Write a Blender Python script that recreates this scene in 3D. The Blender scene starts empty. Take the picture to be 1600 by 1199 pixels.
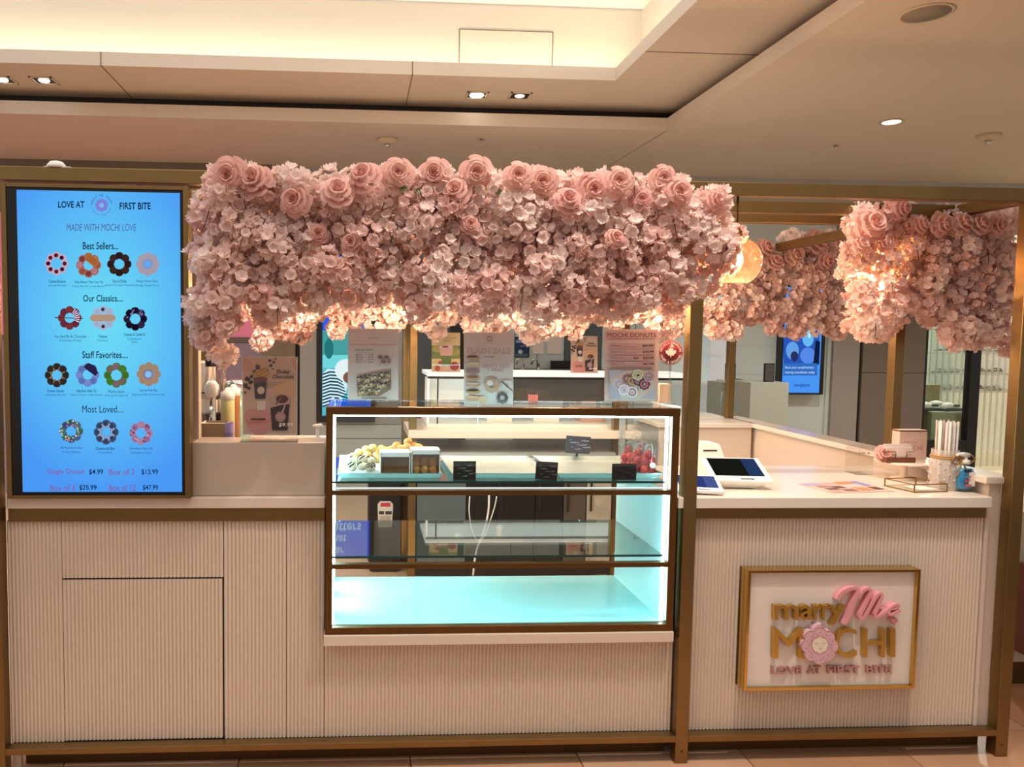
import bpy, bmesh, math, random
from mathutils import Vector, Matrix
S = bpy.context.scene
COL = S.collection
PI = math.pi
# ------------------------------------------------------------------ camera
F, CX, CY = 1195.0, 623.0, 597.0           # focal length and principal point of the photograph (1600 x 1199)
AX = Vector((0.99994239, 0.01068606, 0.0))  # placeholder, set below
def _axes():
    def ray(p): return Vector((p[0]-CX, p[1]-CY, F))
    y = ray((557, 520)).normalized()
    x = ray((22100, 748)); x = (x - x.dot(y)*y).normalized()
    z = x.cross(y).normalized()
    if z.y > 0: z = -z
    return x, y, z
_x, _y, _z = _axes()
CAM = Vector((0, -2.5367, 1.5))
ROT = Matrix((_x, _y, _z))                 # photograph axes -> world
cd = bpy.data.cameras.new('camera'); cam = bpy.data.objects.new('camera', cd); COL.objects.link(cam)
cd.sensor_width = 36; cd.lens = F/1600*36; cd.shift_x = (800-CX)/1600; cd.shift_y = (CY-599.5)/1600
cd.clip_start = .05
r, d, f = ROT.col[0], ROT.col[1], ROT.col[2]
m = Matrix((r, -d, -f)).transposed().to_4x4(); m.translation = CAM
cam.matrix_world = m
S.camera = cam
def at(px, py, y=None, z=None, x=None):
    """the world point seen at a place of the photograph, on the plane y=, z= or x="""
    dr = ROT @ Vector((px-CX, py-CY, F))
    if y is not None: t = (y-CAM.y)/dr.y
    elif z is not None: t = (z-CAM.z)/dr.z
    else: t = (x-CAM.x)/dr.x
    return CAM + t*dr
# ------------------------------------------------------------------ world, exposure
def lin(c):
    if isinstance(c, str): c = tuple(int(c[i:i+2], 16)/255 for i in (0, 2, 4))
    return tuple(v/12.92 if v <= .04045 else ((v+.055)/1.055)**2.4 for v in c) + (1,)
W = bpy.data.worlds.new('mall_hall'); S.world = W; W.use_nodes = True
W.node_tree.nodes['Background'].inputs[0].default_value = (1, .92, .83, 1)
W.node_tree.nodes['Background'].inputs[1].default_value = .56
S.view_settings.view_transform = 'Standard'; S.view_settings.look = 'None'
S.view_settings.exposure = -0.13; S.view_settings.gamma = 1; S.view_settings.use_curve_mapping = False
S.cycles.max_bounces = 10; S.cycles.transparent_max_bounces = 24; S.cycles.sample_clamp_indirect = 6
S.cycles.caustics_reflective = False; S.cycles.caustics_refractive = False
def spot(name, loc, power, col=(1, .91, .80), ang=70, aim=None, rad=.04, blend=.6):
    l = bpy.data.lights.new(name, 'SPOT'); l.energy = power; l.color = col; l.spot_size = math.radians(ang); l.spot_blend = blend; l.shadow_soft_size = rad
    o = bpy.data.objects.new(name, l); COL.objects.link(o); o.location = loc
    dirv = (Vector(aim)-Vector(loc)) if aim else Vector((0, 0, -1))
    o.rotation_euler = dirv.to_track_quat('-Z', 'Y').to_euler(); return o
def point(name, loc, power, col=(1, .62, .32), rad=.03):
    l = bpy.data.lights.new(name, 'POINT'); l.energy = power; l.color = col; l.shadow_soft_size = rad
    o = bpy.data.objects.new(name, l); COL.objects.link(o); o.location = loc; return o
# ------------------------------------------------------------------ materials
MATS = {}
def mat(name, col, rough=.5, metal=0, var=.08, scale=30, bump=0, stretch=(1, 1, 1), spec=.5, coat=0, emit=None):
    if name in MATS: return MATS[name]
    m = bpy.data.materials.new(name); m.use_nodes = True; n = m.node_tree; MATS[name] = m
    b = n.nodes['Principled BSDF']; c = lin(col)
    tc = n.nodes.new('ShaderNodeTexCoord'); mp = n.nodes.new('ShaderNodeMapping'); mp.inputs['Scale'].default_value = stretch
    nz = n.nodes.new('ShaderNodeTexNoise'); nz.inputs['Scale'].default_value = scale; nz.inputs['Detail'].default_value = 4
    n.links.new(tc.outputs['Object'], mp.inputs[0]); n.links.new(mp.outputs[0], nz.inputs['Vector'])
    mx = n.nodes.new('ShaderNodeMix'); mx.data_type = 'RGBA'
    mx.inputs[6].default_value = tuple(v*(1-var) for v in c[:3])+(1,); mx.inputs[7].default_value = tuple(min(1, v*(1+var)) for v in c[:3])+(1,)
    n.links.new(nz.outputs[0], mx.inputs[0]); n.links.new(mx.outputs[2], b.inputs['Base Color'])
    b.inputs['Roughness'].default_value = rough; b.inputs['Metallic'].default_value = metal
    b.inputs['Specular IOR Level'].default_value = spec; b.inputs['Coat Weight'].default_value = coat
    if bump:
        bp = n.nodes.new('ShaderNodeBump'); bp.inputs['Strength'].default_value = bump; bp.inputs['Distance'].default_value = .002
        n.links.new(nz.outputs[0], bp.inputs['Height']); n.links.new(bp.outputs[0], b.inputs['Normal'])
    if emit: b.inputs['Emission Color'].default_value = c; b.inputs['Emission Strength'].default_value = emit
    return m
def emi(name, col, s=1.0):
    if name in MATS: return MATS[name]
    m = bpy.data.materials.new(name); m.use_nodes = True; n = m.node_tree; MATS[name] = m
    n.nodes.remove(n.nodes['Principled BSDF']); e = n.nodes.new('ShaderNodeEmission'); e.inputs[0].default_value = lin(col); e.inputs[1].default_value = s
    n.links.new(e.outputs[0], n.nodes['Material Output'].inputs[0]); return m
def P(col, rough=.6): return mat('print_'+col+('' if rough == .6 else '_g'), col, rough, var=.03)     # printed or painted colour
def L(col, s=1.0): return emi('screen_'+col+('' if s == 1 else '_%g' % s), col, s)                   # colour shown by a lit screen
def glass(name, tint, refl=1.0, rough=0.0):
    if name in MATS: return MATS[name]
    m = bpy.data.materials.new(name); m.use_nodes = True; n = m.node_tree; MATS[name] = m
    n.nodes.remove(n.nodes['Principled BSDF'])
    t = n.nodes.new('ShaderNodeBsdfTransparent'); t.inputs[0].default_value = tint+(1,)
    g = n.nodes.new('ShaderNodeBsdfGlossy'); g.inputs['Roughness'].default_value = rough
    fr = n.nodes.new('ShaderNodeLayerWeight'); fr.inputs[0].default_value = .5
    pw = n.nodes.new('ShaderNodeMath'); pw.operation = 'POWER'; pw.inputs[1].default_value = 5
    ma = n.nodes.new('ShaderNodeMath'); ma.operation = 'MULTIPLY_ADD'; ma.inputs[1].default_value = .95; ma.inputs[2].default_value = .045
    n.links.new(fr.outputs['Facing'], pw.inputs[0]); n.links.new(pw.outputs[0], ma.inputs[0])
    ml = n.nodes.new('ShaderNodeMath'); ml.operation = 'MULTIPLY'; ml.inputs[1].default_value = refl
    x = n.nodes.new('ShaderNodeMixShader')
    n.links.new(ma.outputs[0], ml.inputs[0]); n.links.new(ml.outputs[0], x.inputs[0]); n.links.new(t.outputs[0], x.inputs[1]); n.links.new(g.outputs[0], x.inputs[2])
    n.links.new(x.outputs[0], n.nodes['Material Output'].inputs[0]); return m
def frosted(name, col, k, kind='ShaderNodeBsdfDiffuse', tint=(.96, .95, .93)):
    m = glass(name, tint, 1.2, .1); n = m.node_tree; old = n.nodes['Material Output'].inputs[0].links[0].from_socket
    d_ = n.nodes.new(kind); d_.inputs[0].default_value = lin(col); x = n.nodes.new('ShaderNodeMixShader'); x.inputs[0].default_value = k
    n.links.new(old, x.inputs[1]); n.links.new(d_.outputs[0], x.inputs[2]); n.links.new(x.outputs[0], n.nodes['Material Output'].inputs[0]); return m
def petal(name, col, col2, trans=.45):
    m = bpy.data.materials.new(name); m.use_nodes = True; n = m.node_tree; MATS[name] = m
    n.nodes.remove(n.nodes['Principled BSDF'])
    oi = n.nodes.new('ShaderNodeObjectInfo'); mx = n.nodes.new('ShaderNodeMix'); mx.data_type = 'RGBA'
    mx.inputs[6].default_value = lin(col); mx.inputs[7].default_value = lin(col2); n.links.new(oi.outputs['Random'], mx.inputs[0])
    a = n.nodes.new('ShaderNodeBsdfDiffuse'); b = n.nodes.new('ShaderNodeBsdfTranslucent'); x = n.nodes.new('ShaderNodeMixShader'); x.inputs[0].default_value = trans
    for k in (a, b): n.links.new(mx.outputs[2], k.inputs[0])
    n.links.new(a.outputs[0], x.inputs[1]); n.links.new(b.outputs[0], x.inputs[2]); n.links.new(x.outputs[0], n.nodes['Material Output'].inputs[0]); return m
BRONZE = mat('bronze', '8c7046', .34, .85, .16, 9, .05, (1, 1, 1))
BRONZE_D = mat('dark_bronze', '5a3c1c', .42, .6, .12, 12)
GOLDP = mat('polished_gold', 'd8b060', .16, 1, .05, 20)
WHITE = mat('white_laminate', 'dcc9b8', .38, 0, .04, 6)
STONE = mat('white_stone', 'e8dccf', .2, 0, .05, 3, 0)
FLUTE = mat('fluted_white_panel', 'd8c5b3', .5, 0, .05, 4)
CEIL = mat('ceiling_paint', 'd2c6b9', .8, 0, .03, 2)
BLACK = mat('black_plastic', '101012', .35, 0, .1)
DARK = mat('charcoal', '23262b', .5, 0, .1)
CHROME = mat('chrome', 'd8d8d8', .15, 1, .03)
WHITEP = mat('white_plastic', 'f0ece6', .3, 0, .03)
PAPER = mat('white_paper', 'efe4dc', .7, 0, .03)
GLASS = glass('clear_glass', (.965, .99, .985), .9)
SHELFG = glass('green_tinted_glass', (.80, .93, .93), 1.6)
EDGEG = mat('glass_edge', '0e4a4c', .1)
ACRYL = glass('clear_acrylic', (.985, .985, .98), .6)
LED = emi('cool_led', 'baf4ff', 30)
GREY = mat('grey_store_panel', 'aeb0ae', .45, 0, .05, 3)
GREYL = mat('pale_grey_store_panel', 'cbd8d6', .4, 0, .05, 3)
TAUPE = mat('taupe_column', '756a60', .5, 0, .08, 5)
SLATE = mat('slate_store_panel', '566468', .35, 0, .06, 3)
# ------------------------------------------------------------------ mesh building
WLOC = {}
def tag(o, label=None, cat=None, group=None, kind=None):
    if label: o['label'] = label
    if cat: o['category'] = cat
    if group: o['group'] = group
    if kind: o['kind'] = kind
    return o
def thing(name, label, cat, loc=(0, 0, 0), group=None, kind=None):
    o = bpy.data.objects.new(name, None); COL.objects.link(o); o.location = loc; o.empty_display_size = .05
    WLOC[o.name] = Vector(loc); return tag(o, label, cat, group, kind)
TXT = {}
def textdata(body, bold=0, shear=0, res=3):
    if 'M' in body: bold = 0
    k = (body, bold, shear, res)
    if k not in TXT:
        c = bpy.data.curves.new('lettering', 'FONT'); c.body = body; c.resolution_u = res; c.offset = bold; c.shear = shear; c.align_x = 'LEFT'; c.fill_mode = 'FRONT'
        o = bpy.data.objects.new('lettering', c); me = o.to_mesh()
        v = [(p.co.x, p.co.y) for p in me.vertices]; fs = [tuple(p.vertices) for p in me.polygons]
        o.to_mesh_clear(); bpy.data.objects.remove(o); bpy.data.curves.remove(c)
        xs = [p[0] for p in v]; ys = [p[1] for p in v]
        TXT[k] = (v, fs, min(xs), max(xs), min(ys), max(ys))
    return TXT[k]
class MB:
    def __init__(s): s.v = []; s.f = []; s.mi = []; s.mats = []; s.sm = []
    def add(s, vs, fs, m, smooth=False):
        b = len(s.v); s.v += [tuple(p) for p in vs]
        if m not in s.mats: s.mats.append(m)
        i = s.mats.index(m)
        for q in fs: s.f.append(tuple(b+k for k in q)); s.mi.append(i); s.sm.append(smooth)
        return s
    def box(s, x0, x1, y0, y1, z0, z1, m):
        vs = [(x, y, z) for x in (x0, x1) for y in (y0, y1) for z in (z0, z1)]
        return s.add(vs, [(0, 1, 3, 2), (4, 6, 7, 5), (0, 4, 5, 1), (2, 3, 7, 6), (0, 2, 6, 4), (1, 5, 7, 3)], m)
    def rbox(s, x0, x1, y0, y1, z0, z1, m, b=.004, seg=2):
        bm = bmesh.new(); bmesh.ops.create_cube(bm, size=1)
        for v in bm.verts: v.co = Vector(((x0+x1)/2+v.co.x*(x1-x0), (y0+y1)/2+v.co.y*(y1-y0), (z0+z1)/2+v.co.z*(z1-z0)))
        b = min(b, .45*min(x1-x0, y1-y0, z1-z0))
        bmesh.ops.bevel(bm, geom=bm.edges[:], offset=b, segments=seg, affect='EDGES', profile=.5)
        return s.bm(bm, m)
    def bm(s, bm, m, smooth=False):
        bm.verts.index_update(); s.add([v.co for v in bm.verts], [[v.index for v in q.verts] for q in bm.faces], m, smooth); bm.free(); return s
    def lathe(s, prof, c, m, n=20, smooth=True, close=True):
        vs = []; fs = []
        for rr, z in prof:
            for k in range(n):
                a = 2*PI*k/n; vs.append((c[0]+rr*math.cos(a), c[1]+rr*math.sin(a), c[2]+z))
        for i in range(len(prof)-1):
            for k in range(n): fs.append((i*n+k, i*n+(k+1) % n, (i+1)*n+(k+1) % n, (i+1)*n+k))
        if close:
            fs.append(tuple(range(n))[::-1]); fs.append(tuple((len(prof)-1)*n+k for k in range(n)))
        return s.add(vs, fs, m, smooth)
    def tube(s, pts, rad, m, n=8, smooth=True):
        pts = [Vector(p) for p in pts]; vs = []; fs = []; up = Vector((.13, .31, .94))
        rads = rad if isinstance(rad, (list, tuple)) else [rad]*len(pts)
        for i, p in enumerate(pts):
            t = (pts[min(i+1, len(pts)-1)]-pts[max(i-1, 0)]).normalized(); a = t.cross(up)
            if a.length < .05: a = t.cross(Vector((1, 0, 0)))
            a.normalize(); b = t.cross(a)
            for k in range(n):
                an = 2*PI*k/n; vs.append(p+rads[i]*(a*math.cos(an)+b*math.sin(an)))
        for i in range(len(pts)-1):
            for k in range(n): fs.append((i*n+k, i*n+(k+1) % n, (i+1)*n+(k+1) % n, (i+1)*n+k))
        fs.append(tuple(range(n))[::-1]); fs.append(tuple((len(pts)-1)*n+k for k in range(n)))
        return s.add(vs, fs, m, smooth)
    def ball(s, c, r, m, sub=2, sq=(1, 1, 1), jit=0, rnd=random):
        bm = bmesh.new(); bmesh.ops.create_icosphere(bm, subdivisions=sub, radius=1)
        for v in bm.verts:
            k = r*(1+jit*(rnd.random()-.5)); v.co = Vector((c[0]+v.co.x*k*sq[0], c[1]+v.co.y*k*sq[1], c[2]+v.co.z*k*sq[2]))
        return s.bm(bm, m, True)
    def prism(s, pts, y0, y1, m):     # outline in (x, z), extruded along y
        n = len(pts); vs = [(p[0], y0, p[1]) for p in pts]+[(p[0], y1, p[1]) for p in pts]
        fs = [(k, n+k, n+(k+1) % n, (k+1) % n) for k in range(n)]
        if n > 20:
            mx, mz = sum(p[0] for p in pts)/n, sum(p[1] for p in pts)/n; vs += [(mx, y0, mz), (mx, y1, mz)]
            fs += [(k, (k+1) % n, 2*n) for k in range(n)]+[(n+(k+1) % n, n+k, 2*n+1) for k in range(n)]
        else: fs += [tuple(range(n)), tuple(range(2*n-1, n-1, -1))]
        return s.add(vs, fs, m)
    def build(s, name, parent=None, label=None, cat=None, group=None, kind=None, origin=None):
        me = bpy.data.meshes.new(name)
        if parent is not None: off = WLOC[parent.name]
        elif origin is not None: off = Vector(origin)
        elif cat:
            xs = [p[0] for p in s.v]; ys = [p[1] for p in s.v]; zs = [p[2] for p in s.v]
            off = Vector(((min(xs)+max(xs))/2, (min(ys)+max(ys))/2, min(zs)))
        else: off = Vector((0, 0, 0))
        me.from_pydata([(p[0]-off.x, p[1]-off.y, p[2]-off.z) for p in s.v], [], s.f)
        for mm in s.mats: me.materials.append(mm)
        me.polygons.foreach_set('material_index', s.mi); me.polygons.foreach_set('use_smooth', s.sm); me.update()
        o = bpy.data.objects.new(name, me); COL.objects.link(o); WLOC[o.name] = off.copy()
        if parent is not None: o.parent = parent
        else: o.location = off
        return tag(o, label, cat, group, kind)
def bx(name, dims, m, parent=None, b=0, **k):
    q = MB()
    (q.rbox(*dims, m, b) if b else q.box(*dims, m)); return q.build(name, parent, **k)
def lobe(a, amp, lob): return 1+amp*(2*abs(math.cos(lob*a/2))**.6-1)
class Flat:
    """draws flat print on the vertical plane y=const, in pixel coordinates of the photograph"""
    def __init__(s, y, mb=None): s.y = y; s.mb = mb or MB(); s.k = 0; s.eps = .0006
    def w(s, px, py): p = at(px, py, y=s.y); return (p.x, p.z)
    def yy(s): s.k += 1; return s.y-s.eps*s.k
    def poly(s, pts, m):
        y = s.yy(); q = [s.w(*p) for p in pts]; s.mb.add([(a, y, b) for a, b in q], [tuple(range(len(q)))], m); return s
    def rect(s, x0, y0, x1, y1, m): return s.poly([(x0, y0), (x1, y0), (x1, y1), (x0, y1)], m)
    def disc(s, cx, cy, r, m, ry=None, n=20, amp=0, lob=8, ph=0):
        ry = ry or r
        return s.poly([(cx+r*lobe(2*PI*k/n, amp, lob)*math.cos(2*PI*k/n), cy+ry*lobe(2*PI*k/n, amp, lob)*math.sin(2*PI*k/n)) for k in range(n)], m)
    def ring(s, cx, cy, r, ri, m, amp=.09, lob=8, n=48, ampi=0, a0=0, a1=1):
        n = max(n, 64) if amp and r > 8 else n; y = s.yy(); vs = []; fs = []; nn = n if a1-a0 >= 1 else n+1
        for k in range(nn):
            a = 2*PI*(a0+(a1-a0)*k/n); o = s.w(cx+r*lobe(a, amp, lob)*math.cos(a), cy+r*lobe(a, amp, lob)*math.sin(a)); i = s.w(cx+ri*lobe(a, ampi, lob)*math.cos(a), cy+ri*lobe(a, ampi, lob)*math.sin(a))
            vs += [(o[0], y, o[1]), (i[0], y, i[1])]
        for k in range(n if nn == n else n):
            j = (k+1) % nn; fs.append((2*k, 2*j, 2*j+1, 2*k+1))
        s.mb.add(vs, fs, m); return s
    def text(s, body, x0, y0, x1, y1, m, bold=0, shear=0, ext=0):
        v, fs, a, b, c, d = textdata(body, bold, shear, 8 if ext else 3); y = s.yy(); n = len(v)
        def pt(p): return s.w(x0+(p[0]-a)/(b-a)*(x1-x0), y1+(p[1]-c)/(d-c)*(y0-y1))
        q = [pt(p) for p in v]
        s.mb.add([(u, y, t) for u, t in q], fs, m)
        if ext:
            ed = {}
            for fc in fs:
                for i in range(len(fc)):
                    e = (fc[i], fc[(i+1) % len(fc)]); ed[e] = 1
            side = [e for e in ed if (e[1], e[0]) not in ed]
            s.mb.add([(u, y, t) for u, t in q]+[(u, y+ext, t) for u, t in q], [(e[0], e[1], e[1]+n, e[0]+n) for e in side], m)
        return s
    def arctext(s, body, cx, cy, r, h, a0, a1, m, inward=False, bold=.01):
        n = len(body)
        for i, ch in enumerate(body):
            if ch == ' ': continue
            v, fs, a, b, c, d = textdata(ch, bold); an = a0+(a1-a0)*(i+.5)/n; y = s.yy(); s.k -= 1
            wd = (b-a)*h/.73
            dx, dy = math.cos(an), math.sin(an); tx, ty = (-dy, dx)
            if inward: tx, ty, dx, dy, rr = dy, -dx, -dx, -dy, r
            else: rr = r
            ox, oy = cx+rr*math.cos(an), cy+rr*math.sin(an); vs = []
            for p in v:
                uu = ((p[0]-a)/(b-a)-.5)*wd; vv = p[1]/.73*h
                q = s.w(ox+tx*uu+dx*vv, oy+ty*uu+dy*vv); vs.append((q[0], y, q[1]))
            s.mb.add(vs, fs, m)
        s.k += 1; return s
    def build(s, *a, **k): return s.mb.build(*a, **k)
rnd = random.Random(7)
# ================================================================== SETTING
fl = thing('floor', 'peach stone tile floor of the mall hall', None, (0, 0, 0), kind='structure')
TILE = [mat('floor_tile_%d' % k, c, .28, 0, .12, 5, 0) for k, c in enumerate(('c99a78', 'c2916f', 'cfa384'))]
GROUT = mat('floor_grout', '7a5a44', .8)
bx('screed', (-8, 12, -6, 9, -.06, -.006), GROUT, fl)
FLB = mat('floor_far', 'd3b592', .2, 0, .08, 2)
bx('floor_field', (-8, 12, .64, 9, -.05, 0), FLB, fl)
tm = {}
for i in range(10):
    for j in range(4):
        x0 = -2.4+i*.6+.2; y0 = -1.2+j*.46-.0
        mm = TILE[(i*2+j*5) % 3]
        if mm not in tm:
            q = MB(); q.rbox(.002, .598, .002, .458, -.02, 0, mm, .002, 1); me = q.build('tile', fl); tm[mm] = me.data; me.location = (x0, y0, 0); continue
        o = bpy.data.objects.new('tile', tm[mm]); COL.objects.link(o); o.parent = fl; o.location = (x0, y0, 0)
ce = thing('ceiling', 'stepped beige mall ceiling with a glowing coffer over the kiosk', None, (0, 0, 3), kind='structure')
YB = 4.6
q = MB(); q.box(2.257, 9, -4, YB+.5, 3.0, 3.09, CEIL); q.box(-7, 2.257, 3.047, YB+.5, 3.0, 3.09, CEIL); q.build('lower_panel', ce)
q = MB(); q.box(1.69, 2.42, -4, 3.22, 3.175, 3.26, CEIL); q.box(-7, 1.69, 2.53, 3.22, 3.175, 3.26, CEIL); q.build('soffit', ce)
SLOT = mat('shaded_ceiling_slot', '3a3330', .8)  # shade of the ceiling gap put into the dark colour
q = MB(); q.box(2.42, 2.5, -4, 3.3, 3.05, 3.26, SLOT); q.box(-7, 2.42, 3.22, 3.3, 3.05, 3.26, SLOT); q.build('slot_back', ce)
q = MB(); q.box(1.95, 2.05, -4, 2.9, 3.26, 3.74, CEIL); q.box(-7, 1.95, 2.8, 2.9, 3.26, 3.74, CEIL); q.build('cove_wall', ce)
q = MB(); q.box(2.0, 2.4, -4, 3.2, 3.74, 3.78, CEIL); q.box(-7, 2.0, 2.86, 3.2, 3.74, 3.78, CEIL); q.box(2.3, 2.4, -4, 3.2, 3.78, 4.2, CEIL); q.box(-7, 2.3, 3.1, 3.2, 3.78, 4.2, CEIL); q.build('upper_step', ce)
COVE = emi('cove_strip', 'fff6ce', 24)
q = MB(); q.box(1.80, 1.83, -4, 2.64, 3.265, 3.275, COVE); q.box(-7, 1.80, 2.64, 2.67, 3.265, 3.275, COVE); q.build('cove_light', ce)
q = MB(); q.box(2.1, 2.12, -4, 2.98, 3.785, 3.795, COVE); q.box(-7, 2.1, 2.96, 2.98, 3.785, 3.795, COVE); q.build('cove_light', ce)
SKY = emi('skylight', 'fff6ea', 1.6)
bx('skylight', (-7, 2.6, -4, 3.4, 4.2, 4.24), SKY, ce)
LINE = mat('ceiling_joint', '7d7263', .8)
fp = Flat(2.8); fp.eps = .001
pa, pb = at(718, 95, y=2.8), at(862, 95, y=2.8); pt = at(790, 49, y=2.8)
q = MB(); q.box(pa.x, pb.x, 2.796, 2.8, 3.28, pt.z, CEIL); q.build('access_panel', ce)
q = MB(); q.box(pa.x-.006, pa.x, 2.794, 2.8, 3.27, pt.z+.006, LINE); q.box(pb.x, pb.x+.006, 2.794, 2.8, 3.27, pt.z+.006, LINE); q.box(pa.x, pb.x, 2.794, 2.8, pt.z, pt.z+.006, LINE); q.build('panel_joint', ce)
for px0, px1 in ((155, 190), (645, 635)):      # joints in the soffit
    a = at(px0, 95+px0*.03, z=3.174)
    q = MB(); q.box(a.x-.003, a.x+.003, 2.527, 3.2, 3.172, 3.1751, LINE); q.box(a.x-.003, a.x+.003, 2.527, 2.5301, 3.172, 3.26, LINE); q.build('joint', ce)
q = MB(); q.box(1.69, 2.42, 2.0, 2.006, 3.172, 3.1751, LINE); q.build('joint', ce)
c0 = Vector((2.257, 3.047)); c1 = at(925, 275, z=3.0)
q = MB(); n2 = (Vector((c1.x, c1.y))-c0).normalized(); pr = Vector((-n2.y, n2.x))*.004
q.add([(c0.x-pr.x, c0.y-pr.y, 2.999), (c0.x+pr.x, c0.y+pr.y, 2.999), (c1.x+pr.x, c1.y+pr.y, 2.999), (c1.x-pr.x, c1.y-pr.y, 2.999)], [(0, 1, 2, 3)], LINE)
q.build('joint', ce)
# ceiling fittings
HOT = emi('lamp_face', 'fff6e4', 14)
CF = mat('fitting_paint', 'cdbfa9', .6)
def downlight(px, py, z, lab, lit=True):
    p = at(px, py, z=z); t = thing('downlight', lab, 'ceiling light', (p.x, p.y, z), 'square ceiling downlights')
    q = MB(); w = .075
    for a, b, c, d2 in ((-w, w, -w, -w+.012), (-w, w, w-.012, w), (-w, -w+.012, -w, w), (w-.012, w, -w, w)): q.box(p.x+a, p.x+b, p.y+c, p.y+d2, z-.008, z+.001, CF)
    q.build('frame', t)
    q = MB(); q.box(p.x-w+.012, p.x+w-.012, p.y-w+.012, p.y+w-.012, z-.003, z-.001, BLACK); q.build('housing', t)
    q = MB(); q.lathe([(.05 if px == 745 else .036, 0), (.045 if px == 745 else .032, -.006)], (p.x, p.y, z-.004), HOT if lit else emi('lamp_dim', 'fff0d8', 1.6), 16, False); q.build('lamp', t)
    if lit: spot('downlight_beam', (p.x, p.y, z-.02), 110, (1, .93, .84), ang=84)
downlight(745, 148, 3.175, 'bright square downlight in the soffit, left of the pair')
downlight(812, 149, 3.175, 'dimmer square downlight in the soffit, right of the pair', False)
downlight(69, 125, 3.175, 'square downlight with white lamp at the far left of the soffit')
downlight(4, 124, 3.175, 'square downlight cut by the left edge of the picture')
def rlight(px, py, lab):
    p = at(px, py, z=3.0); t = thing('downlight', lab, 'ceiling light', (p.x, p.y, 3))
    MB().lathe([(.062, 0), (.074, -.002), (.074, -.008), (.060, -.006)], (p.x, p.y, 3), CF, 24).build('rim', t)
    MB().lathe([(.060, -.003), (.055, -.007)], (p.x, p.y, 3), HOT, 24).build('lens', t)
    spot('round_downlight_beam', (p.x, p.y, 2.985), 170, (1, .94, .86), ang=125)
rlight(1393, 190, 'round white recessed downlight in the flat ceiling'); rlight(1900, 190, 'round recessed downlight added out of view to the right to brighten the storefronts')  # second lamp is unseen, added to brighten the storefronts
p = at(1447, 20, z=3.0); t = thing('ceiling_speaker', 'large round grey speaker grille in the ceiling', 'speaker', (p.x, p.y, 3))
MB().lathe([(.10, 0), (.112, -.001), (.112, -.006), (.1, -.006)], (p.x, p.y, 3), CF, 28).build('rim', t)
MB().lathe([(.099, -.002), (.099, -.006), (.01, -.007)], (p.x, p.y, 3), mat('grille', '8d8171', .7), 28).build('grille', t)
for px, py, lab in ((605, 217, 'white smoke detector with a nozzle above the rose hedge'), (1545, 211, 'white smoke detector at the far right of the ceiling')):
    p = at(px, py, z=3.0); t = thing('smoke_detector', lab, 'detector', (p.x, p.y, 3))
    MB().lathe([(.08, 0), (.08, -.015), (.06, -.035), (.03, -.04)], (p.x, p.y, 3), CF, 20).build('base', t)
    MB().lathe([(.025, -.04), (.02, -.06), (.012, -.065)], (p.x, p.y, 3), CHROME, 12).build('sensor', t)
for px, py, lab in ((752, 216, 'small sprinkler head beyond the smoke detector'), (1306, 226, 'flat concealed sprinkler plate in the right ceiling')):
    p = at(px, py, z=3.0); t = thing('sprinkler', lab, 'sprinkler', (p.x, p.y, 3))
    MB().lathe([(.04, 0), (.04, -.004), (.036, -.006)], (p.x, p.y, 3), CF, 16).build('plate', t)
    MB().lathe([(.012, -.006), (.012, -.016), (.018, -.018)], (p.x, p.y, 3), CHROME, 10).build('nozzle', t)
# lamps of the hall that stand behind the photographer, in the same ceiling
for x, y, w, nm in ((-1.0, -1.25, 4, 'left'), (.5, -1.25, 62, 'middle'), (1.45, -1.0, 210, 'right')):
    t = thing('downlight', 'recessed hall downlight in the coffer in front of the kiosk, %s of three' % nm, 'ceiling light', (x, y, 4.2), 'hall downlights')
    MB().lathe([(.07, 0), (.08, -.002), (.08, -.008), (.066, -.006)], (x, y, 4.2), CF, 20).build('rim', t)
    MB().lathe([(.066, -.003), (.06, -.007)], (x, y, 4.2), HOT, 20).build('lens', t)
    spot('hall_beam', (x, y, 4.17), w*1.5, ang=75, aim=(x-.05, -.2, 0), rad=.05)
#--PART2--
# ================================================================== KIOSK
BY = 1.95                                   # back line of the kiosk
k = thing('kiosk_frame', 'bronze metal post and beam frame around the dessert kiosk', 'frame', (0, 0, 0))
for x0, x1, y0, y1, z0, z1 in ((-1.206, -1.161, 0, .045, 0, 1.974), (1.127, 1.172, 0, .045, 0, 1.974), (2.306, 2.351, 0, .045, 0, 1.974),
                       (2.222, 2.262, BY-.04, BY, 1.012, 1.974), (2.262, 2.302, .56, .605, 1.012, 1.974), (.315, .36, BY, BY+.045, .0, 1.974), (.30, .345, BY+.42, BY+.465, 0, 1.974),
                       (1.545, 1.63, BY, BY+.045, .0, 1.974), (-.90, -.855, BY, BY+.045, 0, 1.974)):
    bx('post', (x0, x1, y0, y1, z0, z1), BRONZE, k, .002)
for dm in ((-1.206, 2.351, 0, .045, 1.974, 2.018), (-.87, 2.306, .335, .38, 1.974, 2.018), (-.87, 2.306, .585, .63, 1.974, 2.018), (-.95, 2.351, BY, BY+.045, 1.974, 2.018),
           (-.87, -.79, .045, BY, 1.974, 2.016), (2.306, 2.351, .045, BY, 1.974, 2.016), (.30, .345, BY+.045, BY+.465, 1.974, 2.016), (1.127, 1.172, .045, .585, 1.974, 2.016)):
    bx('beam', dm, BRONZE, k, .002)
bx('beam', (-1.168, .4, .36, .42, 2.03, 2.06), BRONZE_D, k, .002)
for x0, x1 in ((-1.161, 1.127), (1.172, 2.306)): bx('foot_rail', (x0, x1, 0, .04, .077, .099), BRONZE, k, .002)
for xx in (1.1495, 2.3285): MB().lathe([(.004, 0), (.004, .002), (.001, .003)], (0, 0, 0), BRONZE_D, 8).build('screw', k).matrix_local = Matrix.Translation((xx, 0, .045)) @ Matrix.Rotation(PI/2, 4, 'X')
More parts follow.
